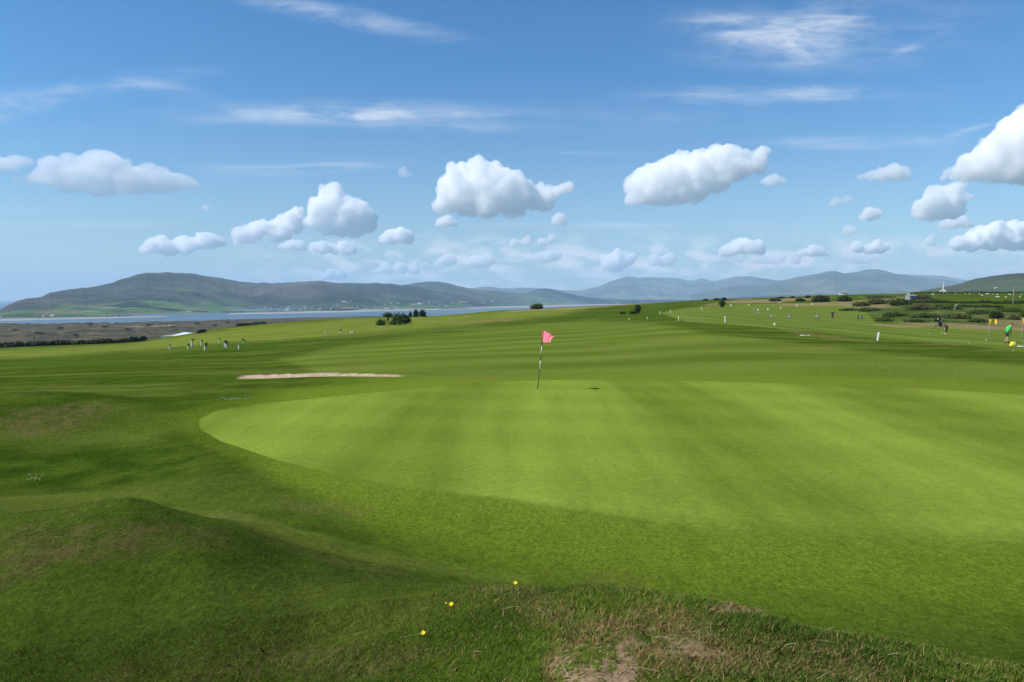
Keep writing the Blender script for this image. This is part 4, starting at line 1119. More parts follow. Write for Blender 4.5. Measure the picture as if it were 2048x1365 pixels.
V_, F_ = flag_sheet(22 * s * 1.15, 23 * s, top * .992, ax, fold_pink)
mesh_obj('flag_cloth', V_, F_, PINK, fe, True)
sl = MB(); sl.tube([top * .80, top * .99], [.021, .021], 12); sl.build('flag_sleeve', plain('red_sleeve', (.60, .07, .09), .7), fe, True)
hole = empty('golf_hole', p + Vector((0, 0, .004)), 'small dark cup in the green at the foot of the pink flagstick', 'golf hole')
mb = MB()
seg = 24
vs = [(math.cos(2 * PI * k / seg) * r_, math.sin(2 * PI * k / seg) * r_, z) for r_, z in ((.058, .0), (.054, .001), (.054, .002)) for k in range(seg)]
fs = [(a * seg + k, a * seg + (k + 1) % seg, (a + 1) * seg + (k + 1) % seg, (a + 1) * seg + k) for a in range(2) for k in range(seg)]
mb.add(vs, fs); mb.build('rim', WHITE, hole)
mb = MB(); mb.add([(math.cos(2 * PI * k / seg) * .054, math.sin(2 * PI * k / seg) * .054, .001) for k in range(seg)], [tuple(range(seg))]); mb.build('cup', BLACK, hole)  # flat disc; its black stands for the shade inside the hole

# ------------------------------------------------------------------ yellow flags
YEL = plain('yellow_flag_cloth', (.85, .55, .03), .75, .1, 8); ORANGE = plain('orange_hem', (.75, .28, .02), .7, .1)
POLE = plain('grey_pole', (.36, .38, .32), .6, .1)
def yellow_flag(px, py, top_py, wpx, hpx, label):
    p, s = P(px, py); h = (py - top_py) * s
    e = empty('target_flag', p, label, 'flag', 'yellow flags beside the range')
    mb = MB(); mb.tube([(0, 0, -.1), (0, 0, h)], [.016, .012], 10); mb.build('pole', POLE, e, True)
    V_, F_ = flag_sheet(wpx * s, hpx * s, Vector((0, 0, h)), Vector((0, 0, 1)), lambda u, v: (u, .10 * math.sin(6 * u + v), .10 * u + .04 * math.sin(6 * u)), .006)
    mesh_obj('flag_cloth', V_, F_, YEL, e, True)
    V_, F_ = flag_sheet(wpx * s * .06, hpx * s * 1.0, Vector((-.01, -.006, h)), Vector((0, 0, 1)), lambda u, v: (u, 0, 0), .012, 2, 6)
    mesh_obj('hem', V_, F_, ORANGE, e)
    return e
yellow_flag(1976.5, 686, 638.5, 15, 9, 'yellow flag on a thin pole left of the green-shirted golfer')
yellow_flag(2043, 682, 637, 15, 10, 'yellow flag on a thin pole cut off by the right edge')

# ------------------------------------------------------------------ white posts and markers
G_P = 'white marker posts beside the range'
def post(px, py, hpx, label, lean=0.0, cap=False, w_=.09):
    p, s = P(px, py); h = hpx * s
    e = empty('marker_post', p, label, 'marker post', G_P)
    mb = MB(); w2 = max(w_, 1.1 * s)
    mb.box((lean * h / 2, 0, h / 2 - .03), (w2, w2, h + .06), Matrix.Rotation(math.atan(lean), 3, 'Y'))
    mb.build('post', WHITE, e)
    mb = MB(); mb.box((lean * h * 1.02, 0, h + .03), (w2 * 1.25, w2 * 1.25, .07)); mb.build('cap', BLACK if cap else WHITE, e)
    return e
post(1755, 681.5, 18, 'leaning white post with a black cap, nearest on the right', .14, True, .12)
post(1450, 645, 10.5, 'thick white post at the lower left edge of the range', 0, False, .14)
post(1357, 642, 8.5, 'white post below the left tip of the range', 0, False, .12)
post(1341, 626.5, 6, 'small white post above the left tip of the range')
post(1319.5, 629, 5.5, 'small white post left of the tip of the range')
post(1403, 620, 4.5, 'tiny white post left of the small dark tree')
post(1258.5, 641.5, 4.5, 'short white marker below the lone upright tree')
post(1294.5, 639, 4, 'tiny white marker right of the lone upright tree')
# tee markers and target buckets
BUCK = plain('white_plastic', (.80, .82, .70), .4, .06); YP = plain('pale_yellow_plastic', (.75, .78, .40), .4, .06)
def target(px, py, wpx, hpx, label, m=BUCK):
    p, s = P(px, py); r_ = wpx * s / 2; h = hpx * s
    e = empty('range_target', p, label, 'range target', 'white targets on the driving range')
    mb = MB(); seg = 16
    prof = [(.86, 0), (.95, .3 * h), (1.0, .8 * h), (1.04, .82 * h), (1.04, h), (.95, h), (.85, .2 * h)]
    vs = [(r_ * a * math.cos(2 * PI * k / seg), r_ * a * math.sin(2 * PI * k / seg), z) for a, z in prof for k in range(seg)]
    fs = [(i * seg + k, i * seg + (k + 1) % seg, (i + 1) * seg + (k + 1) % seg, (i + 1) * seg + k) for i in range(len(prof) - 1) for k in range(seg)]
    fs.append(tuple((len(prof) - 1) * seg + k for k in range(seg)))
    mb.add(vs, fs); mb.build('drum', m, e, True)
    mb = MB(); mb.tube([(r_ * math.cos(a) * 1.02, 0, h * .9 + r_ * .5 * math.sin(a)) for a in np.linspace(0, PI, 8)], .012, 6); mb.build('handle', POLE, e)
    return e
for a in [(1549.5, 651, 4.5, 4, 'roundest, nearest white drum on the left part of the range'), (1516.5, 621.5, 4.2, 2.6, 'white drum just above the small white sign'), (1536.5, 620, 4.5, 2.6, 'white drum between two others left of centre of the range'), (1561.5, 617, 3.6, 2.4, 'pale yellow drum in the middle of the far range'),
          (1594.5, 613, 4, 2.5, 'white drum in the far range below the oval bush'), (1624.5, 610, 3.8, 2.2, 'farthest white drum below the largest gorse'), (1462, 612.5, 3.2, 4, 'pale yellow drum right of the small dark tree'), (1497.5, 611.5, 2.4, 3, 'smallest pale yellow drum at the far edge of the range'), (1560, 606, 4, 1.6, 'flat pale drum under the brown-green bush')]:
    target(*a, m=YP if 'yellow' in a[4] else BUCK)
# distance boards
def sign(px, py, wpx, hpx, label, light, two=True):
    p, s = P(px, py); w_, h = wpx * s, hpx * s
    e = empty('distance_sign', p, label, 'distance sign', 'distance signs on the driving range')
    for sx_ in (-.5, .5):
        mb = MB(); mb.box((sx_ * w_, 0, h / 2 - .05), (.07, .07, h + .1)); mb.build('leg', BLACK if not light else plain('grey_green_post', (.10, .12, .07), .7), e)
    mb = MB(); mb.box((0, -.045, h * .72), (w_ * .93, .03, h * .5)); bd = mb.build('board', BLACK if not light else plain('grey_board', (.30, .33, .32), .6), e)
    for k in range(2):
        mb = MB(); mb.box((w_ * (-.17 + .34 * k), -.065, h * .72), (w_ * .15, .012, h * .36)); mb.build('numeral', WHITE, bd)
    return e
sign(1720, 643, 8, 12, 'black-legged sign with two white numerals, rightmost on the range', False)
sign(1633, 640, 7.5, 11, 'white-faced sign left of the man in black', True)
sign(1577, 640, 6.5, 9, 'grey sign in the middle of the range, third from the right', True)
sign(1542, 637.5, 6, 7.5, 'faint greenish sign, fourth from the right', True)
sign(1517, 631, 5, 6, 'small pale sign below the white drum', True)
sign(1507, 624, 5, 6.5, 'tilted grey sign farthest left among the range signs', True)
# white mats and balls in the turf scrape
def mat_board(px, py, wpx, dm, label, name='turf_board', cat='board', rz=.1):
    p, s = P(px, py); e = MB(); e.box((0, 0, .02), (wpx * s, dm, .05)); o = e.build(name, WHITE); o.location = p; o.rotation_euler = (0, 0, rz); tag(o, label, cat); return o
mat_board(1606, 671.5, 8, .5, 'longer white board lying at the scraped turf below the range')
mat_board(1617, 672, 3.5, .3, 'short white board at the right end of the scraped turf')
mat_board(2041, 693.5, 8, .35, 'white tee board lying right of the yellow bag', rz=-.25)
BALL = plain('golf_ball_white', (.80, .80, .72), .35, .04)
def ball(px, py, rpx, label, group='golf balls lying about the range'):
    p, s = P(px, py); r_ = rpx * s; mb = MB(); mb.ball((0, 0, r_ * .9), r_, 12); o = mb.build('golf_ball', BALL, None, True); o.location = p; tag(o, label, 'golf ball', group)
ball(1972, 681, .9, 'ball near the foot of the left yellow flag pole'); ball(1857, 667.5, .6, 'ball far to the left of the bent golfer'); ball(1883.5, 667, .8, 'ball at the bent golfer\'s feet'); ball(2045, 684.5, .8, 'ball above the white tee board'); ball(2026, 702.5, .8, 'ball below the yellow bag'); ball(1938, 688.5, .6, 'ball left of the green-shirted golfer')
# ------------------------------------------------------------------ people
SKIN = plain('skin', (.50, .30, .21), .6, .08, 10); HAIR = plain('dark_hair', (.03, .018, .012), .8, .2)
def skin_obj(name, verts, radii, edges, m, parent, sub=1, root=0):
    me = bpy.data.meshes.new(name); me.from_pydata([tuple(v) for v in verts], edges, []); me.update()
    o = bpy.data.objects.new(name, me); COL.objects.link(o)
    md = o.modifiers.new('skin', 'SKIN'); md.use_smooth_shade = True
    lay = me.skin_vertices[0].data if len(me.skin_vertices) else None
    if lay is None:
        bm = bmesh.new(); bm.from_mesh(me); bm.verts.layers.skin.verify(); bm.to_mesh(me); bm.free(); lay = me.skin_vertices[0].data
    for i, r_ in enumerate(radii):
        lay[i].radius = (r_, r_) if not isinstance(r_, tuple) else r_
        lay[i].use_root = (i == root)
    s_ = o.modifiers.new('smooth', 'SUBSURF'); s_.levels = sub; s_.render_levels = sub
    me.materials.append(m)
    if parent: o.parent = parent
    return o
def person(loc, J, label, shirt, legs, shorts=False, hair=HAIR, shoes=BLACK, rz=0.0, hand_dir=Vector((.2, 0, -1)), collar=None, sleeve=.55):
    e = empty('person', loc, label, 'person', None, rz)
    V_ = []; Rr = []; E_ = []; idx = {}
    def v(k, p, r_):
        idx[k] = len(V_); V_.append(Vector(p)); Rr.append(r_); return idx[k]
    def ed(a, b): E_.append((idx[a], idx[b]))
    v('pel', J['pel'], .115); v('waist', J['waist'], .10); v('chest', J['chest'], .118); v('neck', J['neck'], .058); v('jaw', J['head'] - (J['head'] - J['neck']).normalized() * .05, .075); v('head', J['head'], .098)
    v('crown', J['head'] + (J['head'] - J['neck']).normalized() * .075, .075)
    v('nose', J['head'] + J['face'] * .118 - Vector((0, 0, .02)), .014)
    for a, b in (('pel', 'waist'), ('waist', 'chest'), ('chest', 'neck'), ('neck', 'jaw'), ('jaw', 'head'), ('head', 'crown'), ('head', 'nose')): ed(a, b)
    for S in 'LR':
        v('sh' + S, J['sh' + S], .052); v('el' + S, J['el' + S], .042); v('wr' + S, J['wr' + S], .029)
        ed('chest', 'sh' + S); ed('sh' + S, 'el' + S); ed('el' + S, 'wr' + S)
        d = hand_dir.normalized(); side = d.cross(J['face']).normalized(); pal = J['wr' + S] + d * .06
        v('pa' + S, pal, (.036, .020)); ed('wr' + S, 'pa' + S)
        for f in range(4):
            off = side * (.018 * (f - 1.5)); ln = (.062, .072, .068, .052)[f]
            a = v('f%d' % f + S, pal + d * .03 + off, .0095); v('g%d' % f + S, pal + d * (.03 + ln * .6) + off + J['face'] * .015, .0088); v('h%d' % f + S, pal + d * (.03 + ln * .85) + off + J['face'] * .035, .0075)
            ed('pa' + S, 'f%d' % f + S); ed('f%d' % f + S, 'g%d' % f + S); ed('g%d' % f + S, 'h%d' % f + S)
        v('t' + S, pal + side * .035 + d * .0, .010); v('u' + S, pal + side * .045 + d * .035 + J['face'] * .02, .009); ed('pa' + S, 't' + S); ed('t' + S, 'u' + S)
        v('hip' + S, J['hip' + S], .095); v('kn' + S, J['kn' + S], .058); v('an' + S, J['an' + S], .036); v('to' + S, J['an' + S] + J['toe' + S] * .17 + Vector((0, 0, -.045)), .036)
        v('cf' + S, J['kn' + S].lerp(J['an' + S], .3), .056)
        ed('pel', 'hip' + S); ed('hip' + S, 'kn' + S); ed('kn' + S, 'cf' + S); ed('cf' + S, 'an' + S); ed('an' + S, 'to' + S)
    skin_obj('body', V_, Rr, E_, SKIN, e, 1)
    # shirt
    L = lambda a, b, t: J[a].lerp(J[b], t)
    vs = [J['pel'] + Vector((0, 0, .03)), J['waist'], J['chest'], L('chest', 'neck', .6)]; rs = [.165, .160, .205, .115]; es = [(0, 1), (1, 2), (2, 3)]
    for S in 'LR':
        b = len(vs); vs += [J['sh' + S], L('sh' + S, 'el' + S, sleeve)]; rs += [.108, .080 if sleeve < .9 else .062]; es += [(2, b), (b, b + 1)]
        if sleeve > .9: vs.append(L('el' + S, 'wr' + S, .93)); rs.append(.045); es.append((b + 1, b + 2))
    skin_obj('shirt', vs, rs, es, shirt, e, 1, 1)
    vs = [J['pel'] + Vector((0, 0, .06)), J['pel'] - Vector((0, 0, .01))]; rs = [.150, .160]; es = [(0, 1)]
    for S in 'LR':
        b = len(vs); vs += [J['hip' + S], L('hip' + S, 'kn' + S, .55), J['kn' + S] + Vector((0, 0, .04 if shorts else 0))]; rs += [.118, .098, .086 if shorts else .076]; es += [(1, b), (b, b + 1), (b + 1, b + 2)]
        if not shorts: vs += [L('kn' + S, 'an' + S, .5), J['an' + S] + Vector((0, 0, .02))]; rs += [.068, .058]; es += [(b + 2, b + 3), (b + 3, b + 4)]
    skin_obj('shorts' if shorts else 'trousers', vs, rs, es, legs, e, 1, 0)
    up = (J['head'] - J['neck']).normalized(); bk = -J['face']
    mb = MB(); c = J['head'] + up * .03 + bk * .02
    bm = bmesh.new(); bmesh.ops.create_uvsphere(bm, u_segments=18, v_segments=12, radius=.112)
    for q in list(bm.verts):
        if q.co.dot(J['face']) > .045 and q.co.dot(up) < .045: bm.verts.remove(q)
        elif q.co.dot(up) < -.05: bm.verts.remove(q)
    bm.verts.index_update(); mb.add([q.co + c for q in bm.verts], [[w.index for w in f.verts] for f in bm.faces]); bm.free()
    mb.build('hair', hair, e, True)
    for S in 'LR':
        a = J['an' + S]; t_ = J['toe' + S]
        mb = MB(); q = a + t_ * .06 + Vector((0, 0, -.055)); ang = math.atan2(t_.y, t_.x)
        bm = bmesh.new(); bmesh.ops.create_uvsphere(bm, u_segments=14, v_segments=9, radius=1)
        M_ = Matrix.Translation(q) @ Matrix.Rotation(ang, 4, 'Z') @ Matrix.Diagonal((.155, .056, .062, 1))
        mb.add([M_ @ Vector((w.co.x, w.co.y, max(w.co.z, -.45))) for w in bm.verts], [[w.index for w in f.verts] for f in bm.faces]); bm.free()
        mb.build('shoe', shoes, e, True)
    return e
Vc = Vector
def club(a, b, face, label):
    o = empty('golf_club', a, label, 'golf club', 'golf clubs held by the golfers')
    b = b - a
    mb = MB(); mb.tube([-b.normalized() * .12, b * .18], [.014, .012], 10); mb.build('grip', BLACK, o)
    mb = MB(); mb.tube([b * .17, b], [.008, .006], 8); mb.build('shaft', plain('steel', (.55, .56, .58), .3, .05, 6, .5, .9), o)
    mb = MB(); mb.box(b + face * .03 + Vc((0, 0, .015)), (.09, .035, .05)); mb.build('club_head', plain('steel', (.55, .56, .58), .3), o)
    return o
# the green-shirted golfer at the right, bent over the ball
gp, gs = P(2012.5, 687)
k = gs
J = dict(pel=Vc((.02, 0, .90)), waist=Vc((.03, 0, 1.03)), chest=Vc((.13, 0, 1.26)), neck=Vc((.25, 0, 1.42)), head=Vc((.35, .0, 1.50)), face=Vc((.80, .35, -.48)).normalized(),
         shL=Vc((.20, .17, 1.33)), elL=Vc((.30, .17, 1.07)), wrL=Vc((.34, .08, .84)), shR=Vc((.18, -.16, 1.33)), elR=Vc((.31, -.12, 1.07)), wrR=Vc((.33, .0, .80)),
         hipL=Vc((.06, .10, .84)), knL=Vc((.17, .10, .49)), anL=Vc((.22, .12, .09)), toeL=Vc((.95, .3, 0)), hipR=Vc((-.02, -.10, .84)), knR=Vc((.02, -.12, .48)), anR=Vc((-.19, -.10, .10)), toeR=Vc((.95, .3, 0)))
J = {a: (b * (gs * 40 / 1.60) if a not in ('face', 'toeL', 'toeR') else b) for a, b in J.items()}
person(gp, J, 'golfer in a bright green shirt and dark shorts, bent over his club', plain('green_shirt', (.015, .50, .06), .8, .08, 12), plain('navy_shorts', (.012, .018, .035), .8, .15), True, HAIR, BLACK, hand_dir=Vc((.25, .1, -1)))
club(gp + J['wrR'] + Vc((.02, .03, -.02)), gp + Vc((.62, .55, .03)), Vc((1, 0, 0)), 'dark golf club held by the green-shirted golfer')
# the golfer in dark clothes, bent over, seen against the fairway
p2_, s2_ = P(1892.5, 668)
J2 = dict(pel=Vc((.10, 0, .86)), waist=Vc((.03, 0, .98)), chest=Vc((-.12, 0, 1.16)), neck=Vc((-.27, 0, 1.30)), head=Vc((-.36, 0, 1.38)), face=Vc((-.8, -.1, -.6)).normalized(),
          shL=Vc((-.17, .16, 1.20)), elL=Vc((-.20, .12, .98)), wrL=Vc((-.20, .03, .78)), shR=Vc((-.17, -.16, 1.20)), elR=Vc((-.21, -.12, .98)), wrR=Vc((-.21, -.04, .74)),
          hipL=Vc((.12, .10, .82)), knL=Vc((.03, .10, .46)), anL=Vc((.08, .12, .10)), toeL=Vc((-1, .1, 0)), hipR=Vc((.06, -.10, .82)), knR=Vc((-.02, -.10, .46)), anR=Vc((-.10, -.10, .10)), toeR=Vc((-1, -.1, 0)))
f2 = s2_ * 21.5 / 1.48
J2 = {a: (b * f2 if a not in ('face', 'toeL', 'toeR') else b) for a, b in J2.items()}
person(p2_, J2, 'golfer in a brown top and black trousers, bowed over by the trolley', plain('brown_top', (.16, .095, .06), .85, .15), plain('black_trousers', (.012, .012, .010), .85, .15), False, plain('green_cap', (.03, .045, .015), .8), WHITE, hand_dir=Vc((-.1, 0, -1)), sleeve=1.0)
club(p2_ + J2['wrR'], p2_ + Vc((-.55, -.15, .03)), Vc((-1, 0, 0)), 'thin golf club held by the golfer in brown and black')
# man in black standing on the range with folded arms
p3_, s3_ = P(1665, 639.5)
J3 = dict(pel=Vc((0, 0, .93)), waist=Vc((0, 0, 1.08)), chest=Vc((0, 0, 1.30)), neck=Vc((0, 0, 1.50)), head=Vc((0, 0, 1.63)), face=Vc((.1, -1, -.1)).normalized(),
          shL=Vc((.19, 0, 1.40)), elL=Vc((.27, -.05, 1.13)), wrL=Vc((.05, -.19, 1.15)), shR=Vc((-.19, 0, 1.40)), elR=Vc((-.27, -.05, 1.13)), wrR=Vc((-.05, -.19, 1.18)),
          hipL=Vc((.09, 0, .88)), knL=Vc((.13, -.01, .49)), anL=Vc((.15, 0, .10)), toeL=Vc((.3, -1, 0)), hipR=Vc((-.09, 0, .88)), knR=Vc((-.13, -.01, .49)), anR=Vc((-.15, 0, .10)), toeR=Vc((-.3, -1, 0)))
f3 = s3_ * 18 / 1.76
J3 = {a: (b * f3 if a not in ('face', 'toeL', 'toeR') else b) for a, b in J3.items()}
person(p3_, J3, 'man in black standing on the range, facing the camera', plain('black_top', (.014, .012, .018), .85, .15), plain('black_trousers', (.012, .012, .010), .85), False, HAIR, BLACK, hand_dir=Vc((0, -.3, -.2)), sleeve=1.0)
# group on the far skyline
G_F = 'people on the skyline above the range'
for k, (x, lab, c_) in enumerate([(1685.0, 'tiny dark figure on the skyline, beside the white buggy', (.02, .02, .02)), (1688.2, 'tiny dark figure, second on the skyline', (.03, .03, .035)), (1691.6, 'tiny dark figure, third on the skyline', (.02, .02, .025)), (1694.2, 'tiny pale-topped figure, last on the skyline', (.55, .55, .5))]):
    pq, _ = crest_spot(x, -3)
    Jk = {a: (b * .98 if a not in ('face', 'toeL', 'toeR') else b) for a, b in {q: w / f3 if q not in ('face', 'toeL', 'toeR') else w for q, w in J3.items()}.items()}
    person(pq, Jk, lab, plain('far_top_%d' % k, c_, .85), plain('black_trousers', (.012, .012, .010), .85), False, HAIR, BLACK, rz=k * .9, hand_dir=Vc((0, -.3, -.2)), sleeve=1.0)['group'] = G_F
# golf buggy beside them
pb, _ = crest_spot(1681.5, -3)
bg_ = empty('golf_buggy', pb, 'tiny white golf buggy on the skyline beside four figures', 'golf buggy')
mb = MB(); mb.box((0, 0, .55), (2.2, 1.1, .5)); mb.box((-.9, 0, .85), (.5, 1.0, .35)); mb.build('body', WHITE, bg_)
mb = MB(); mb.box((0, 0, 1.75), (1.9, 1.15, .08)); mb.build('roof', WHITE, bg_)
for x in (-.8, .8):
    for y in (-.5, .5):
        mb = MB(); mb.tube([(x, y, .9), (x * .9, y, 1.73)], .03, 6); mb.build('roof_post', BLACK, bg_)
        mb = MB(); mb.tube([(x, y - .08, .24), (x, y + .08, .24)], .24, 14); mb.build('wheel', BLACK, bg_)
mb = MB(); mb.box((.15, 0, .95), (.5, 1.0, .3)); mb.build('seat', plain('beige_seat', (.4, .33, .24), .7), bg_)

# ------------------------------------------------------------------ trolley and bag
tp, ts = P(1877, 654.5)
DARK = plain('dark_nylon', (.012, .013, .016), .7, .2, 8); GREYN = plain('grey_nylon', (.07, .075, .09), .7, .2, 8)
S_ = ts * 17 / 1.15
tr = empty('golf_trolley', tp, 'black three-wheeled golf trolley standing on the fairway', 'golf trolley')
mb = MB(); mb.tube([Vc((-.32, 0, 1.02)) * S_, Vc((-.12, 0, .78)) * S_, Vc((.42, 0, .16)) * S_], .022, 8); mb.tube([Vc((-.02, 0, .6)) * S_, Vc((-.36, 0, .16)) * S_], .018, 8)
mb.tube([Vc((.3, -.28, .16)) * S_, Vc((.3, .28, .16)) * S_], .018, 8); mb.build('frame', BLACK, tr)
mb = MB(); mb.tube([Vc((-.34, -.12, 1.05)) * S_, Vc((-.40, 0, 1.05)) * S_, Vc((-.34, .12, 1.05)) * S_], .035, 8); mb.build('handle', BLACK, tr)
for x, y, r_ in ((.30, -.3, .15), (.30, .3, .15), (-.38, 0, .13)):
    mb = MB(); mb.tube([Vc((x, y - .03, r_)) * S_, Vc((x, y + .03, r_)) * S_], r_ * S_, 18); wh = mb.build('wheel', BLACK, tr)
    mb = MB(); mb.tube([Vc((x, y - .035, r_)) * S_, Vc((x, y + .035, r_)) * S_], r_ * .45 * S_, 12); mb.build('hub', POLE, wh)
bgp = empty('golf_bag', tp, 'bulging black golf bag strapped on the trolley', 'golf bag')
a, b = Vc((-.10, 0, 1.02)) * S_, Vc((.34, 0, .24)) * S_
mb = MB(); mb.tube([a, a.lerp(b, .06), a.lerp(b, .5), a.lerp(b, .95), b], [.15 * S_, .165 * S_, .18 * S_, .19 * S_, .16 * S_], 18); mb.build('bag_body', DARK, bgp, True)
mb = MB(); mb.ball(a.lerp(b, .55) + Vc((.14, -.05, .12)) * S_, .19 * S_, 14, (1, 1, 1.35)); mb.build('pocket', GREYN, bgp, True)
mb = MB(); mb.ball(a.lerp(b, .80) + Vc((-.18, -.1, .0)) * S_, .15 * S_, 12, (1, 1, 1.2)); mb.build('pocket', DARK, bgp, True)
mb = MB(); mb.ball(a + Vc((-.06, -.05, .06)) * S_, .075 * S_, 12); mb.build('club_cover', WHITE, bgp, True)
for k in range(3):
    mb = MB(); mb.ball(a + Vc((.04 + .05 * k, .06 - .05 * k, .10)) * S_, .05 * S_, 10, (1, 1, 1.4)); mb.build('club_cover', plain('brown_cover', (.10, .04, .02), .7), bgp, True)

# yellow ball bag on the turf beside the green-shirted golfer
yp, ys = P(2025.5, 692.5)
YB = plain('yellow_plastic', (.85, .68, .02), .45, .06)
yb = empty('ball_bag', yp, 'bright yellow ball bag with an orange base beside the green-shirted golfer', 'ball bag')
w_ = 8 * ys; h_ = 8.5 * ys
bm = bmesh.new(); bmesh.ops.create_cube(bm, size=1); bmesh.ops.subdivide_edges(bm, edges=bm.edges[:], cuts=3, use_grid_fill=True)
for v in bm.verts:
    f = 1 + .12 * math.cos(v.co.x * 3) * math.cos(v.co.y * 3) - .25 * max(v.co.z, 0)
    v.co = Vc((v.co.x * w_ * f + v.co.z * w_ * .35, v.co.y * w_ * .7 * f, (v.co.z + .5) * h_))
bm.verts.index_update(); mb = MB(); mb.add([v.co.copy() for v in bm.verts], [[v.index for v in f.verts] for f in bm.faces]); bm.free()
mb.build('bag_body', YB, yb, True)
mb = MB(); mb.box((w_ * .12, -w_ * .36, h_ * .52), (w_ * .42, .02, h_ * .36)); mb.build('panel', WHITE, yb)
mb = MB(); mb.box((w_ * .10, -w_ * .33, h_ * .16), (w_ * .5, .06, h_ * .22)); mb.build('base_panel', ORANGE, yb)
mb = MB(); mb.tube([(w_ * .3, 0, h_ * .95), (w_ * .65, 0, h_ * 1.05), (w_ * .72, 0, h_ * .7)], .018, 8); mb.build('handle', BLACK, yb)

# ------------------------------------------------------------------ sheep
WOOL = plain('wool', (.70, .68, .60), .95, .1, 9, .1, 0, .4)
def sheep_mesh():
    vs = [(-.42, 0, .62), (-.15, 0, .64), (.18, 0, .63), (.42, 0, .66), (.58, 0, .80), (.66, 0, .90), (.82, 0, .86)]
    rs = [.20, .27, .27, .22, .12, .105, .06]; es = [(i, i + 1) for i in range(6)]
    for x, y, a in ((-.38, .13, 0), (-.38, -.13, 0), (.32, .12, 2), (.32, -.12, 2)):
        b = len(vs); vs += [(x, y, .42), (x + (-.05 if a == 0 else .02), y, .2), (x, y, .02)]; rs += [.085, .035, .03]; es += [(1 if a == 0 else 2, b), (b, b + 1), (b + 1, b + 2)]
    b = len(vs); vs += [(-.60, 0, .60), (-.66, 0, .45)]; rs += [.05, .03]; es += [(0, b), (b, b + 1)]
    b = len(vs); vs += [(.64, .13, .95), (.64, -.13, .95)]; rs += [.03, .03]; es += [(5, b), (5, b + 1)]
    return vs, rs, es
vs, rs, es = sheep_mesh()
sh0 = None
SHP = [(1866, 591.2, 4.0, 'sheep alone at the left end of the sheep field'), (1911.5, 589.5, 2.5, 'small faint sheep, second from the left in the field'), (1930.5, 589.2, 2.5, 'small sheep right of the reddish scrub in the field'), (1939.5, 589.2, 3.5, 'white sheep near the top hedge, left half of the field'),
       (1959, 589.8, 3, 'faint sheep in the middle of the field'), (1964, 592.8, 3.2, 'sheep just below the faint middle one'), (1973.8, 590, 3.8, 'brightest white sheep near the top hedge'), (1979.5, 590, 2.6, 'small sheep right of the brightest one'), (1987, 590, 2.8, 'small sheep near the top hedge right of the middle'), (1995, 591, 3.4, 'sheep above the lying pair'),
       (1993, 595.2, 3.2, 'left sheep of the close pair low in the field'), (1997, 596, 3.8, 'right sheep of the close pair low in the field'), (2012, 596, 3.2, 'sheep between the close pair and the pole'), (2017.5, 590, 3.4, 'sheep left of the pole by the top hedge'), (2020.5, 591, 3, 'darker sheep beside the one left of the pole'), (2040, 595.6, 4, 'sheep right of the pole, low in the field'), (2043, 590.5, 3.2, 'sheep right of the pole near the top hedge')]
for k, (x, y, w_, lab) in enumerate(SHP):
    p, s = P(x, y)
    if sh0 is None:
        o = skin_obj('sheep', vs, rs, es, WOOL, None, 1, 1); sh0 = o
    else:
        o = sh0.copy(); COL.objects.link(o)
    o.location = p; sc_ = w_ * s / 1.35 * 1.15
    o.scale = (sc_, sc_, sc_); o.rotation_euler = (0, 0, random.Random(k).choice([0, PI, .4, 2.8, -.5, 3.6]))
    tag(o, lab, 'sheep', 'sheep grazing in the field above the range')

# ------------------------------------------------------------------ stone hut, tarpaulin, poles, dead tree
STONE, st_ = mat('field_stone'); n = N(st_)
vo = n.new('ShaderNodeTexVoronoi'); n.link(n.obj(), vo.inputs['Vector']); vo.inputs['Scale'].default_value = 3.0
cc = n.mix(n.step(n.noise(n.obj(), 2, 5, .7), .3, .7), (.22, .21, .22), (.34, .33, .33)); cc = n.mix(n.step(vo.outputs['Distance'], .0, .35), (.14, .13, .12), cc)
n.out(n.bsdf(cc, .9, .1, 0, n.bump(vo.outputs['Distance'], .6, .05)).outputs[0])
p, s = P(1821, 601.5)
hut = empty('stone_hut', p, 'small grey stone hut in the scrub above the range', 'hut', None, .25)
w_, h_ = 16 * s, 11.5 * s
mb = MB(); mb.box((0, 0, h_ * .4), (w_, w_ * .8, h_ * .8)); mb.build('wall', STONE, hut)
mb = MB(); mb.add([(-w_ * .53, -w_ * .44, h_ * .802), (w_ * .53, -w_ * .44, h_ * .802), (w_ * .53, w_ * .44, h_ * .802), (-w_ * .53, w_ * .44, h_ * .802), (-w_ * .53, 0, h_ * 1.05), (w_ * .53, 0, h_ * 1.05)],
                  [(0, 1, 5, 4), (2, 3, 4, 5), (0, 4, 3), (1, 2, 5), (0, 3, 2, 1)]); mb.build('roof', plain('slate', (.23, .23, .25), .8, .2), hut)
mb = MB(); mb.box((w_ * .15, -w_ * .405, h_ * .3), (w_ * .14, .06, h_ * .5)); mb.build('door', plain('dark_timber', (.10, .085, .06), .8), hut)
mb = MB(); mb.box((-w_ * .3, 0, h_ * 1.08), (w_ * .12, w_ * .14, h_ * .2)); mb.build('chimney', WHITE, hut)
p, s = P(1776, 606)
TARP = plain('blue_tarpaulin', (.01, .03, .30), .5, .15, 2)
bm = bmesh.new(); bmesh.ops.create_uvsphere(bm, u_segments=20, v_segments=12, radius=1)
for v in bm.verts:
    v.co.z = max(v.co.z, 0); g_ = 1 + .15 * math.sin(v.co.x * 6) * math.sin(v.co.y * 5 + 1)
    v.co = Vc((v.co.x * 4.2 * s * g_, v.co.y * 3.5 * s, (v.co.z ** .7 if v.co.z > 0 else 0) * 5.0 * s * g_))
bm.verts.index_update(); mb = MB(); mb.add([v.co.copy() for v in bm.verts], [[v.index for v in f.verts] for f in bm.faces]); bm.free()
o = mb.build('tarpaulin', TARP, None, True); o.location = p; tag(o, 'crumpled blue tarpaulin heap among the scrub', 'tarpaulin')
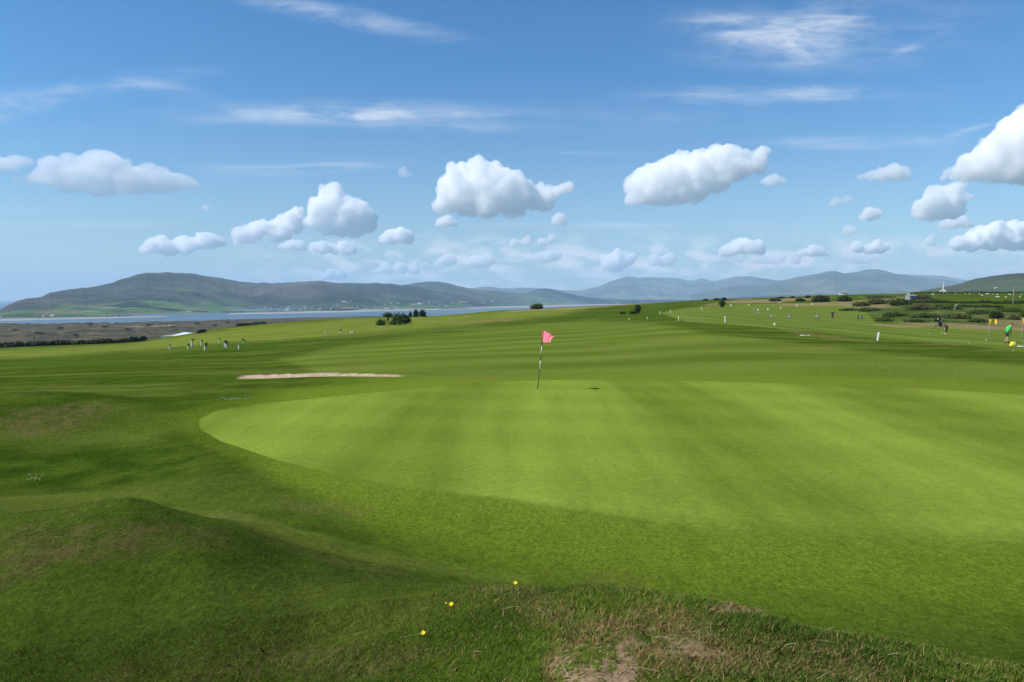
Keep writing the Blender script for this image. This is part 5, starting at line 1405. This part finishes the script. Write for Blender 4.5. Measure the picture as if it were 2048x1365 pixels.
WOOD = plain('weathered_pole', (.20, .18, .14), .9, .2)
def pole(p, h, label, r_=.14):
    e = empty('utility_pole', p, label, 'utility pole', 'wooden utility poles')
    mb = MB(); mb.tube([(0, 0, -1), (0, 0, h * .5), (0, 0, h)], [r_ * 1.2, r_, r_ * .75], 12); mb.build('pole', WOOD, e, True)
    mb = MB(); mb.box((0, 0, h * .94), (1.4, .12, .12)); ca = mb.build('crossarm', WOOD, e)
    for x in (-.6, 0, .6):
        mb = MB(); mb.tube([(x, 0, h * .94 + .06), (x, 0, h * .94 + .25)], [.05, .03], 8); mb.build('insulator', POLE, ca)
p, s = P(2026.5, 612); pole(p, 37 * s, 'weathered wooden pole rising in front of the sheep field', .16)
p, s = crest_spot(66, 16); tz = float(ray(66, 660)[1]); pole(p, (p.y * tz + EYE) - p.z, 'dark wooden pole behind the left crest, against the dunes', .16)
p, s = P(1909, 620)
dt = empty('dead_tree', p, 'bare pale forked dead tree in the scrub', 'tree')
DEAD = plain('bleached_wood', (.42, .41, .37), .9, .15)
mb = MB(); q = s
mb.tube([(-1 * q, 0, -1 * q), (-.5 * q, 0, 2 * q), (2 * q, 0, 7 * q), (5.5 * q, 0, 12 * q), (7 * q, 0, 14 * q)], [.9 * q, .75 * q, .5 * q, .4 * q, .15 * q], 8)
mb.build('trunk', DEAD, dt, True)
for pts in ([(-.4, 0, 2), (0, 0, 7), (.6, 0, 10.5)], [(2, 0, 7), (1.2, .5, 10), (1.6, .5, 12)], [(3.6, 0, 9.4), (6.5, -.4, 10.5), (8, -.5, 10)]):
    mb = MB(); mb.tube([Vc(a) * q for a in pts], [.35 * q, .28 * q, .1 * q], 6); mb.build('branch', DEAD, dt, True)

# ------------------------------------------------------------------ wind turbine
t = (1887 - 1024) / F; yT = 1500.0
tx, tz = ray(1887, 580.5); hub = Vc((float(tx) * yT, yT, float(tz) * yT + EYE))
base_z = ground_at(hub.x, hub.y)
wt_ = empty('wind_turbine', (hub.x, hub.y, base_z), 'white three-bladed wind turbine half hidden behind the skyline', 'wind turbine')
TW = plain('turbine_white', (.80, .80, .80), .4, .03)
hh = hub.z - base_z
mb = MB(); mb.tube([(0, 0, -2), (0, 0, hh * .5), (0, 0, hh - 1)], [2.2, 1.7, 1.2], 20); mb.build('tower', TW, wt_, True)
mb = MB(); mb.box((0, 0, hh), (2.2, 5.5, 2.2), Matrix.Rotation(.9, 3, 'Z')); mb.build('nacelle', TW, wt_)
mb = MB(); mb.ball((-2.2, -1.9, hh), 1.3, 14); mb.build('hub', TW, wt_, True)
rdir = Vc((math.cos(.9 + PI), math.sin(.9 + PI) * 1.0, 0)); 
axr = Vc((-.76, -.65, 0)).normalized(); sdv = Vc((0, 0, 1)).cross(axr).normalized()
for k in range(3):
    a = R(3 + 120 * k); d = Vc((0, 0, 1)) * math.cos(a) + sdv * math.sin(a); L_ = 19
    c0 = Vc((-2.2, -1.9, hh)); wdt = d.cross(axr)
    V_ = []; 
    for i in range(9):
        f = i / 8; w2 = (1.35 * (1 - f) + .25) * (0.6 if i == 0 else 1)
        for (ca, cb) in ((-.5, 0), (0, .22), (.5, 0), (0, -.22)): V_.append(c0 + d * (1 + f * L_) + wdt * w2 * ca * 1.3 + axr * w2 * cb)
    F_ = [(i * 4 + j, i * 4 + (j + 1) % 4, (i + 1) * 4 + (j + 1) % 4, (i + 1) * 4 + j) for i in range(8) for j in range(4)] + [(32, 33, 34, 35)]
    mesh_obj('blade', V_, F_, TW, wt_, True)

# ------------------------------------------------------------------ pale shed behind the left crest
p, s = crest_spot(358, 26)
tzt = float(ray(362, 665.5)[1]); ztop = p.y * tzt + EYE
sh_ = empty('shed', (p.x, p.y, p.z), 'long low shed with a pale sheet roof behind the left crest', 'shed', None, .12)
W_ = 74 * s; hr = ztop - p.z; hw = hr - 1.4
mb = MB(); mb.box((0, 3.0, hw / 2 - .2), (W_ * .96, 8, hw)); mb.build('wall', plain('shed_wall', (.30, .32, .30), .8), sh_)
ROOF = plain('pale_sheet_roof', (.50, .54, .56), .6, .08, .6)
a = W_ / 2
V_ = [(-a, -1.8, hr - 3.0), (a, -1.8, hr - 1.1), (a, 3.2, hr - .55), (a * .1, 3.4, hr), (-a, 3.0, hr - 1.75), (-a, 7.5, hr - 2.9), (a, 7.5, hr - 1.5)]
F_ = [(0, 1, 2, 3, 4), (4, 3, 2, 6, 5)]
mb = MB(); mb.add(V_ + [(x, y, z - .25) for x, y, z in V_], F_ + [tuple(i + 7 for i in f[::-1]) for f in F_] + [(0, 7, 8, 1), (1, 8, 9, 2), (4, 11, 7, 0)]); mb.build('roof', ROOF, sh_)
for px_, py_, lab, wd in ((103, 686, 'small white van parked by the dark hedge on the left', 4.6), (471.5, 657, 'tiny white van on the crest left of the tree clump', 3)):
    pass

# ------------------------------------------------------------------ houses along the far shore
HW = plain('white_render', (.46, .45, .43), .8, .06); HG = plain('grey_render', (.26, .24, .23), .8, .1); SL = plain('far_slate', (.12, .12, .14), .8, .1); RD = plain('red_tile', (.28, .12, .09), .8, .1)
def house(W_, D_, h_, wm_, rm, name='house'):
    e = bpy.data.objects.new(name, None); COL.objects.link(e)
    mb = MB(); mb.box((0, 0, h_ / 2 - 1), (W_, D_, h_ + 2)); mb.build('wall', wm_, e)
    o_ = .5; r_ = D_ * .38
    mb = MB(); mb.add([(-W_ / 2 - o_, -D_ / 2 - o_, h_ + .01), (W_ / 2 + o_, -D_ / 2 - o_, h_ + .01), (W_ / 2 + o_, D_ / 2 + o_, h_ + .01), (-W_ / 2 - o_, D_ / 2 + o_, h_ + .01), (-W_ / 2 - o_, 0, h_ + r_), (W_ / 2 + o_, 0, h_ + r_)],
                      [(0, 1, 5, 4), (2, 3, 4, 5), (0, 4, 3), (1, 2, 5), (0, 3, 2, 1)]); rf = mb.build('roof', rm, e)
    mb = MB(); mb.box((W_ * .35, 0, h_ + r_ + .6), (1.1, 1.0, 1.8)); mb.build('chimney', wm_, rf)
    for x in (-.3, 0, .3):
        mb = MB(); mb.box((W_ * x, -D_ / 2 - .03, h_ * .55), (W_ * .10, .1, h_ * .3)); mb.build('window' if x else 'door', SL, e)
    return e
protos = [house(12, 8, 5.5, HW, SL), house(16, 8, 5.0, HW, RD), house(10, 8, 6, HG, SL), house(30, 14, 6, HW, HW)]
used = [False] * 4
HL = [(94, 630.5, 0), (105, 633.4, 3), (72, 634.5, 0), (4, 635.5, 0), (24, 634.6, 2), (88, 634.2, 1), (176, 628, 0), (160, 631.5, 2), (211, 632, 0), (224, 632, 1), (236, 632, 2), (352, 629.5, 0), (377, 626, 3), (385, 629, 0), (361, 629, 1), (384.6, 606.5, 0), (407, 608, 0), (402, 607.4, 2),
      (574, 622, 3), (583, 621.5, 0), (560, 622, 0), (600, 621, 1), (616, 620, 0), (640, 619.5, 1), (662, 619, 0), (687, 605, 3), (693, 606, 0), (701, 605, 2), (732, 621, 3), (742, 620.6, 0), (772, 619.5, 3), (764, 620, 0), (755, 620.5, 1), (780, 620, 0), (790, 619.5, 0), (796, 619, 1), (782, 608.5, 0), (796, 607.5, 0), (771, 611, 0), (790, 615.5, 0), (831, 610, 0), (827, 610.5, 1), (839, 609, 3), (846, 608.6, 0), (851, 610, 2), (823, 611, 0), (858, 607, 0), (845, 619, 0),
      (926, 605, 0), (921, 606, 1), (932, 606, 0), (960, 597, 0), (953, 599, 0), (938, 612, 2), (968, 608, 0), (892, 614, 0), (880, 612, 1), (905, 608, 0), (985, 604, 0), (1003, 600, 2), (1285, 603.5, 3), (1296, 604, 1), (1305, 604, 0), (1335, 604.5, 0)]
rh = random.Random(5)
for i in range(26): HL.append((244 + i * 3.8 + rh.uniform(-1.2, 1.2), 631.2 - i * .04 + rh.uniform(-.6, .4), rh.choice([0, 1, 2, 1])))
for i in range(26): HL.append((rh.uniform(520, 720), rh.uniform(612, 621), rh.choice([0, 2, 0])))
for i in range(14): HL.append((rh.uniform(880, 1120), rh.uniform(596, 608), rh.choice([0, 2])))
HL.append((1992, 577.5, 3))
nh = 0
for (x, y, k) in HL:
    q = far_hit(x, y)
    if q is None: continue
    if not used[k]: o = protos[k]; used[k] = True
    else: o = copy_tree(protos[k])
    sc_ = min(max(q.y / 2800.0, 1), 2.2) * (.72 if q.y > 2000 else .5) * (.7 if k == 3 else 1)
    o.location = q; o.scale = (sc_,) * 3; o.rotation_euler = (0, 0, rh.uniform(-.5, .5))
    lab = {0: 'tiny white slate-roofed house on the far side of the estuary', 1: 'tiny white red-roofed house on the far side of the estuary', 2: 'tiny grey slate-roofed house on the far side of the estuary', 3: 'long white building on the far side of the estuary'}[k]
    if (x, y) == (1992, 577.5): lab = 'white farm building on the fell slope above the sheep field'
    tag(o, lab, 'house' if k < 3 else 'building', 'far houses: %s' % {0: 'white slate-roofed', 1: 'white red-roofed', 2: 'grey slate-roofed', 3: 'long white buildings'}[k]); nh += 1
for k in range(4):
    if not used[k]:
        for c in list(protos[k].children_recursive): bpy.data.objects.remove(c)
        bpy.data.objects.remove(protos[k])
# white van by the hedge
def van(p, lab, rz):
    e = empty('van', p, lab, 'van', None, rz)
    mb = MB(); mb.box((-.3, 0, 1.15), (3.9, 1.8, 1.5)); mb.box((1.9, 0, .85), (1.0, 1.75, .9)); mb.build('body', WHITE, e)
    mb = MB(); mb.box((1.55, 0, 1.5), (.35, 1.6, .55), Matrix.Rotation(-.5, 3, 'Y')); mb.build('windscreen', BLACK, e)
    for x in (-1.4, 1.6):
        for y in (-.85, .85):
            mb = MB(); mb.tube([(x, y - .1, .35), (x, y + .1, .35)], .35, 16); mb.build('wheel', BLACK, e)
p, s = P(103, 687.6 - 1); 
q = crest_spot(103, 80)[0]; 
van(P(103.5, 686.5)[0] if P(103.5, 686.5)[0].y > 300 else q, 'small white van beyond the dark hedge on the left', .3)
# ------------------------------------------------------------------ grass blades near the camera (one uncountable mass)
gmt, t_ = mat('grass_blades'); n = N(t_)
gc = n.attr('gc', 'Color')
d_ = n.bsdf(gc, .6, .15); tr_ = n.new('ShaderNodeBsdfTranslucent'); n.link(n.scale(gc, 1.2), tr_.inputs[0])
mx_ = n.new('ShaderNodeMixShader'); mx_.inputs[0].default_value = .28
n.link(d_.outputs[0], mx_.inputs[1]); n.link(tr_.outputs[0], mx_.inputs[2]); n.out(mx_.outputs[0])
def scatter(count, y0, y1, seed, pw):
    r = np.random.default_rng(seed)
    u = r.random(count)
    y = (y0 ** (1 - pw) + u * (y1 ** (1 - pw) - y0 ** (1 - pw))) ** (1 / (1 - pw)) if pw != 1 else y0 * (y1 / y0) ** u
    x = (r.random(count) * 2 - 1) * (.86 * y + 1.0)
    return x, y
def blades(x, y, seed, seg5):
    r = np.random.default_rng(seed)
    h = H(x, y); M, px, py = zones(x, y, h)
    keep = (M['m_green'] < .4)
    # bare earth has few blades
    bare = M['m_dry'] > 1.0
    keep &= ~(bare & (r.random(len(x)) < .80))
    x, y, h = x[keep], y[keep], h[keep]; M = {k: v[keep] for k, v in M.items()}
    m = len(x)
    clump = fbm(x / .35, y / .35, 3, 61); patch = fbm(x / 1.6, y / 1.6, 3, 65)
    yc_ = np.interp(1024 + F * x / np.maximum(y, .1), [-300, 50, 250, 400, 600, 760, 1000, 1200, 1400, 1700, 2150], [8.5, 8.4, 8.2, 7.6, 6.8, 6.0, 5.2, 4.6, 4.4, 4.0, 3.6])
    mound = 1 - sstep(-.3, .5, y - yc_)
    ln = (.013 + .018 * mound) * (1 + .55 * clump) * r.uniform(.6, 1.35, m)
    tuft = (clump > .36) & (mound > .5) & (r.random(m) < .3); ln = np.where(tuft, ln * 1.35, ln)
    wd = np.maximum(.0008 + .0007 * r.random(m), y * .00019)
    a = r.random(m) * 2 * PI; lean = r.uniform(.25, 1.0, m) ** 1.0 * (1 + .3 * M['m_dry'])
    lx, ly = np.cos(a) * lean * .8 + .22, np.sin(a) * lean * .8
    z0 = EYE + h - .004
    s_ = r.random(m) * 2 * PI
    sx_, sy_ = np.cos(s_) * wd, np.sin(s_) * wd
    bx, by = x, y
    mxp, myp, mz = x + lx * ln * .45, y + ly * ln * .45, z0 + ln * .62
    txp, typ, tz_ = x + lx * ln * 1.15, y + ly * ln * 1.15, z0 + ln * .95 / np.sqrt(1 + lean * .4)
    if seg5:
        co = np.stack([bx - sx_, by - sy_, z0, bx + sx_, by + sy_, z0, mxp + sx_ * .8, myp + sy_ * .8, mz, txp, typ, tz_, mxp - sx_ * .8, myp - sy_ * .8, mz], 1).reshape(m, 5, 3)
        k = 5
    else:
        co = np.stack([bx - sx_, by - sy_, z0, bx + sx_, by + sy_, z0, txp, typ, tz_], 1).reshape(m, 3, 3); k = 3
    f = np.arange(m * k).reshape(m, k)
    dry = np.clip(M['m_dry'] * (.75 + .8 * patch) + .07 + .12 * (clump < -.2), 0, 1)
    isdry = r.random(m) < dry * .85
    lush = np.clip(.5 + 1.2 * patch, 0, 1)[:, None]
    left_shade = (.60 + .62 * sstep(-2.2, .8, x))[:, None]  # darker towards the left: shade painted into the blade colours
    g1 = (np.array([.046, .085, .009]) * (1 - lush) + np.array([.110, .160, .016]) * lush) * left_shade
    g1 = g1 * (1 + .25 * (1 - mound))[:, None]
    g2 = np.array([.36, .235, .105])[None] * r.uniform(.45, 1.35, (m, 1)) * np.clip(left_shade * left_shade, .3, 1.1)
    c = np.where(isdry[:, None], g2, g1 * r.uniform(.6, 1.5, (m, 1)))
    yel = r.random(m) < .07; c[yel] = np.array([.22, .25, .05]) * r.uniform(.7, 1.1, (yel.sum(), 1))
    return co.reshape(-1, 3), f, np.repeat(c, k, 0)
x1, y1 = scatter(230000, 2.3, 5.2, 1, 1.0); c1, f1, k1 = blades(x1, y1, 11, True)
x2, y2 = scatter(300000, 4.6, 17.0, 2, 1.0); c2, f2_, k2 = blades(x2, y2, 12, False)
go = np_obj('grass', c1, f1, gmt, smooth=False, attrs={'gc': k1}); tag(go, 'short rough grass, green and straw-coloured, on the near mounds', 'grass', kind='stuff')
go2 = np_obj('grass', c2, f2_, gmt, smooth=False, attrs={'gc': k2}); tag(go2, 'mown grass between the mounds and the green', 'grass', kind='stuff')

# long dry stalks lying on the near mound
STRAW = plain('straw', (.52, .43, .24), .7, .1)
mb = MB(); rs_ = random.Random(9)
for k in range(46):
    x = rs_.uniform(-.6, 2.6); y = rs_.uniform(2.6, 4.3)
    a = rs_.uniform(0, 6.28); L_ = rs_.uniform(.04, .15); q = Vector((x, y, ground_at(x, y) + .012)); e_ = Vector((x + math.cos(a) * L_, y + math.sin(a) * L_, ground_at(x + math.cos(a) * L_, y + math.sin(a) * L_) + rs_.uniform(.01, .06)))
    mb.tube([q, q.lerp(e_, .5) + Vector((0, 0, .004)), e_], [.0009, .0009, .0005], 4, cap=False)
o = mb.build('straw_stalks', STRAW, None, True); tag(o, 'dry straw stalks scattered over the near mound', 'straw', kind='stuff')

# buttercups
PET = plain('buttercup_petal', (.85, .62, .01), .4, .05); STEM = plain('flower_stem', (.06, .12, .02), .7)
def buttercup(px, py, rpx, label, tilt):
    p, s = P(px, py); r_ = rpx * s
    e = empty('buttercup', p, label, 'buttercup', 'yellow buttercups on the near mound')
    mb = MB(); mb.tube([(0, 0, -.02), (.002, 0, .02), (0, 0, .04)], .0012, 6); mb.build('stem', STEM, e)
    for k in range(5):
        a = 2 * PI * k / 5 + .3
        mb = MB(); d = Vector((math.cos(a), math.sin(a), 0)); t2 = Vector((-d.y, d.x, 0)); z = Vector((0, 0, 1)); c = Vector((0, 0, .04))
        V_ = [c, c + d * r_ * .6 + t2 * r_ * .48 + z * r_ * .25, c + d * r_ + t2 * r_ * .3 + z * r_ * .6, c + d * r_ - t2 * r_ * .3 + z * r_ * .6, c + d * r_ * .6 - t2 * r_ * .48 + z * r_ * .25]
        mb.add(V_ + [v - z * .0008 for v in V_], [(0, 1, 2, 3, 4), (9, 8, 7, 6, 5)] + [(i, i + 5, (i + 1) % 5 + 5, (i + 1) % 5) for i in range(5)]); mb.build('petal', PET, e)
    mb = MB(); mb.ball((0, 0, .042), r_ * .28, 8); mb.build('flower_centre', plain('buttercup_centre', (.6, .40, .01), .6), e)
    e.rotation_euler = (.5, tilt, 0)
buttercup(1028, 1172, 4.5, 'buttercup on the brow of the near mound, below the flagstick', .2)
buttercup(905, 1217, 4.5, 'buttercup halfway between the other two bright ones', -.2)
buttercup(845, 1275, 5, 'lowest and leftmost bright buttercup', .1)
buttercup(889, 1214, 2.0, 'tiny closed buttercup left of the middle one', .3)
# daisies
mb = MB(); rd = random.Random(3)
def daisies(cx, cy, w_, h_, count, rpx, label):
    mb = MB()
    for k in range(count):
        p, s = P(cx + rd.gauss(0, w_), cy + rd.gauss(0, h_)); r_ = rpx * s * rd.uniform(.6, 1.3)
        seg = 9; z = Vector((0, 0, .012))
        V_ = [p + z + Vector((math.cos(2 * PI * i / seg) * r_ * (1 if i % 2 else .8), math.sin(2 * PI * i / seg) * r_ * (1 if i % 2 else .8), .3 * r_)) for i in range(seg)]
        mb.add(V_ + [p + z * .8], [tuple(range(seg))] + [((i + 1) % seg, i, seg) for i in range(seg)])
        mb.tube([p, p + z * .85], .002, 4)
    o = mb.build('daisies', plain('daisy_white', (.72, .74, .62), .6, .1)); tag(o, label, 'daisies', kind='stuff')
daisies(468, 798, 17, 1.8, 90, .6, 'patch of white daisies on the bank left of the green')
daisies(69, 957, 10, 4, 14, 1.0, 'scatter of white daisies in the grass at the far left')
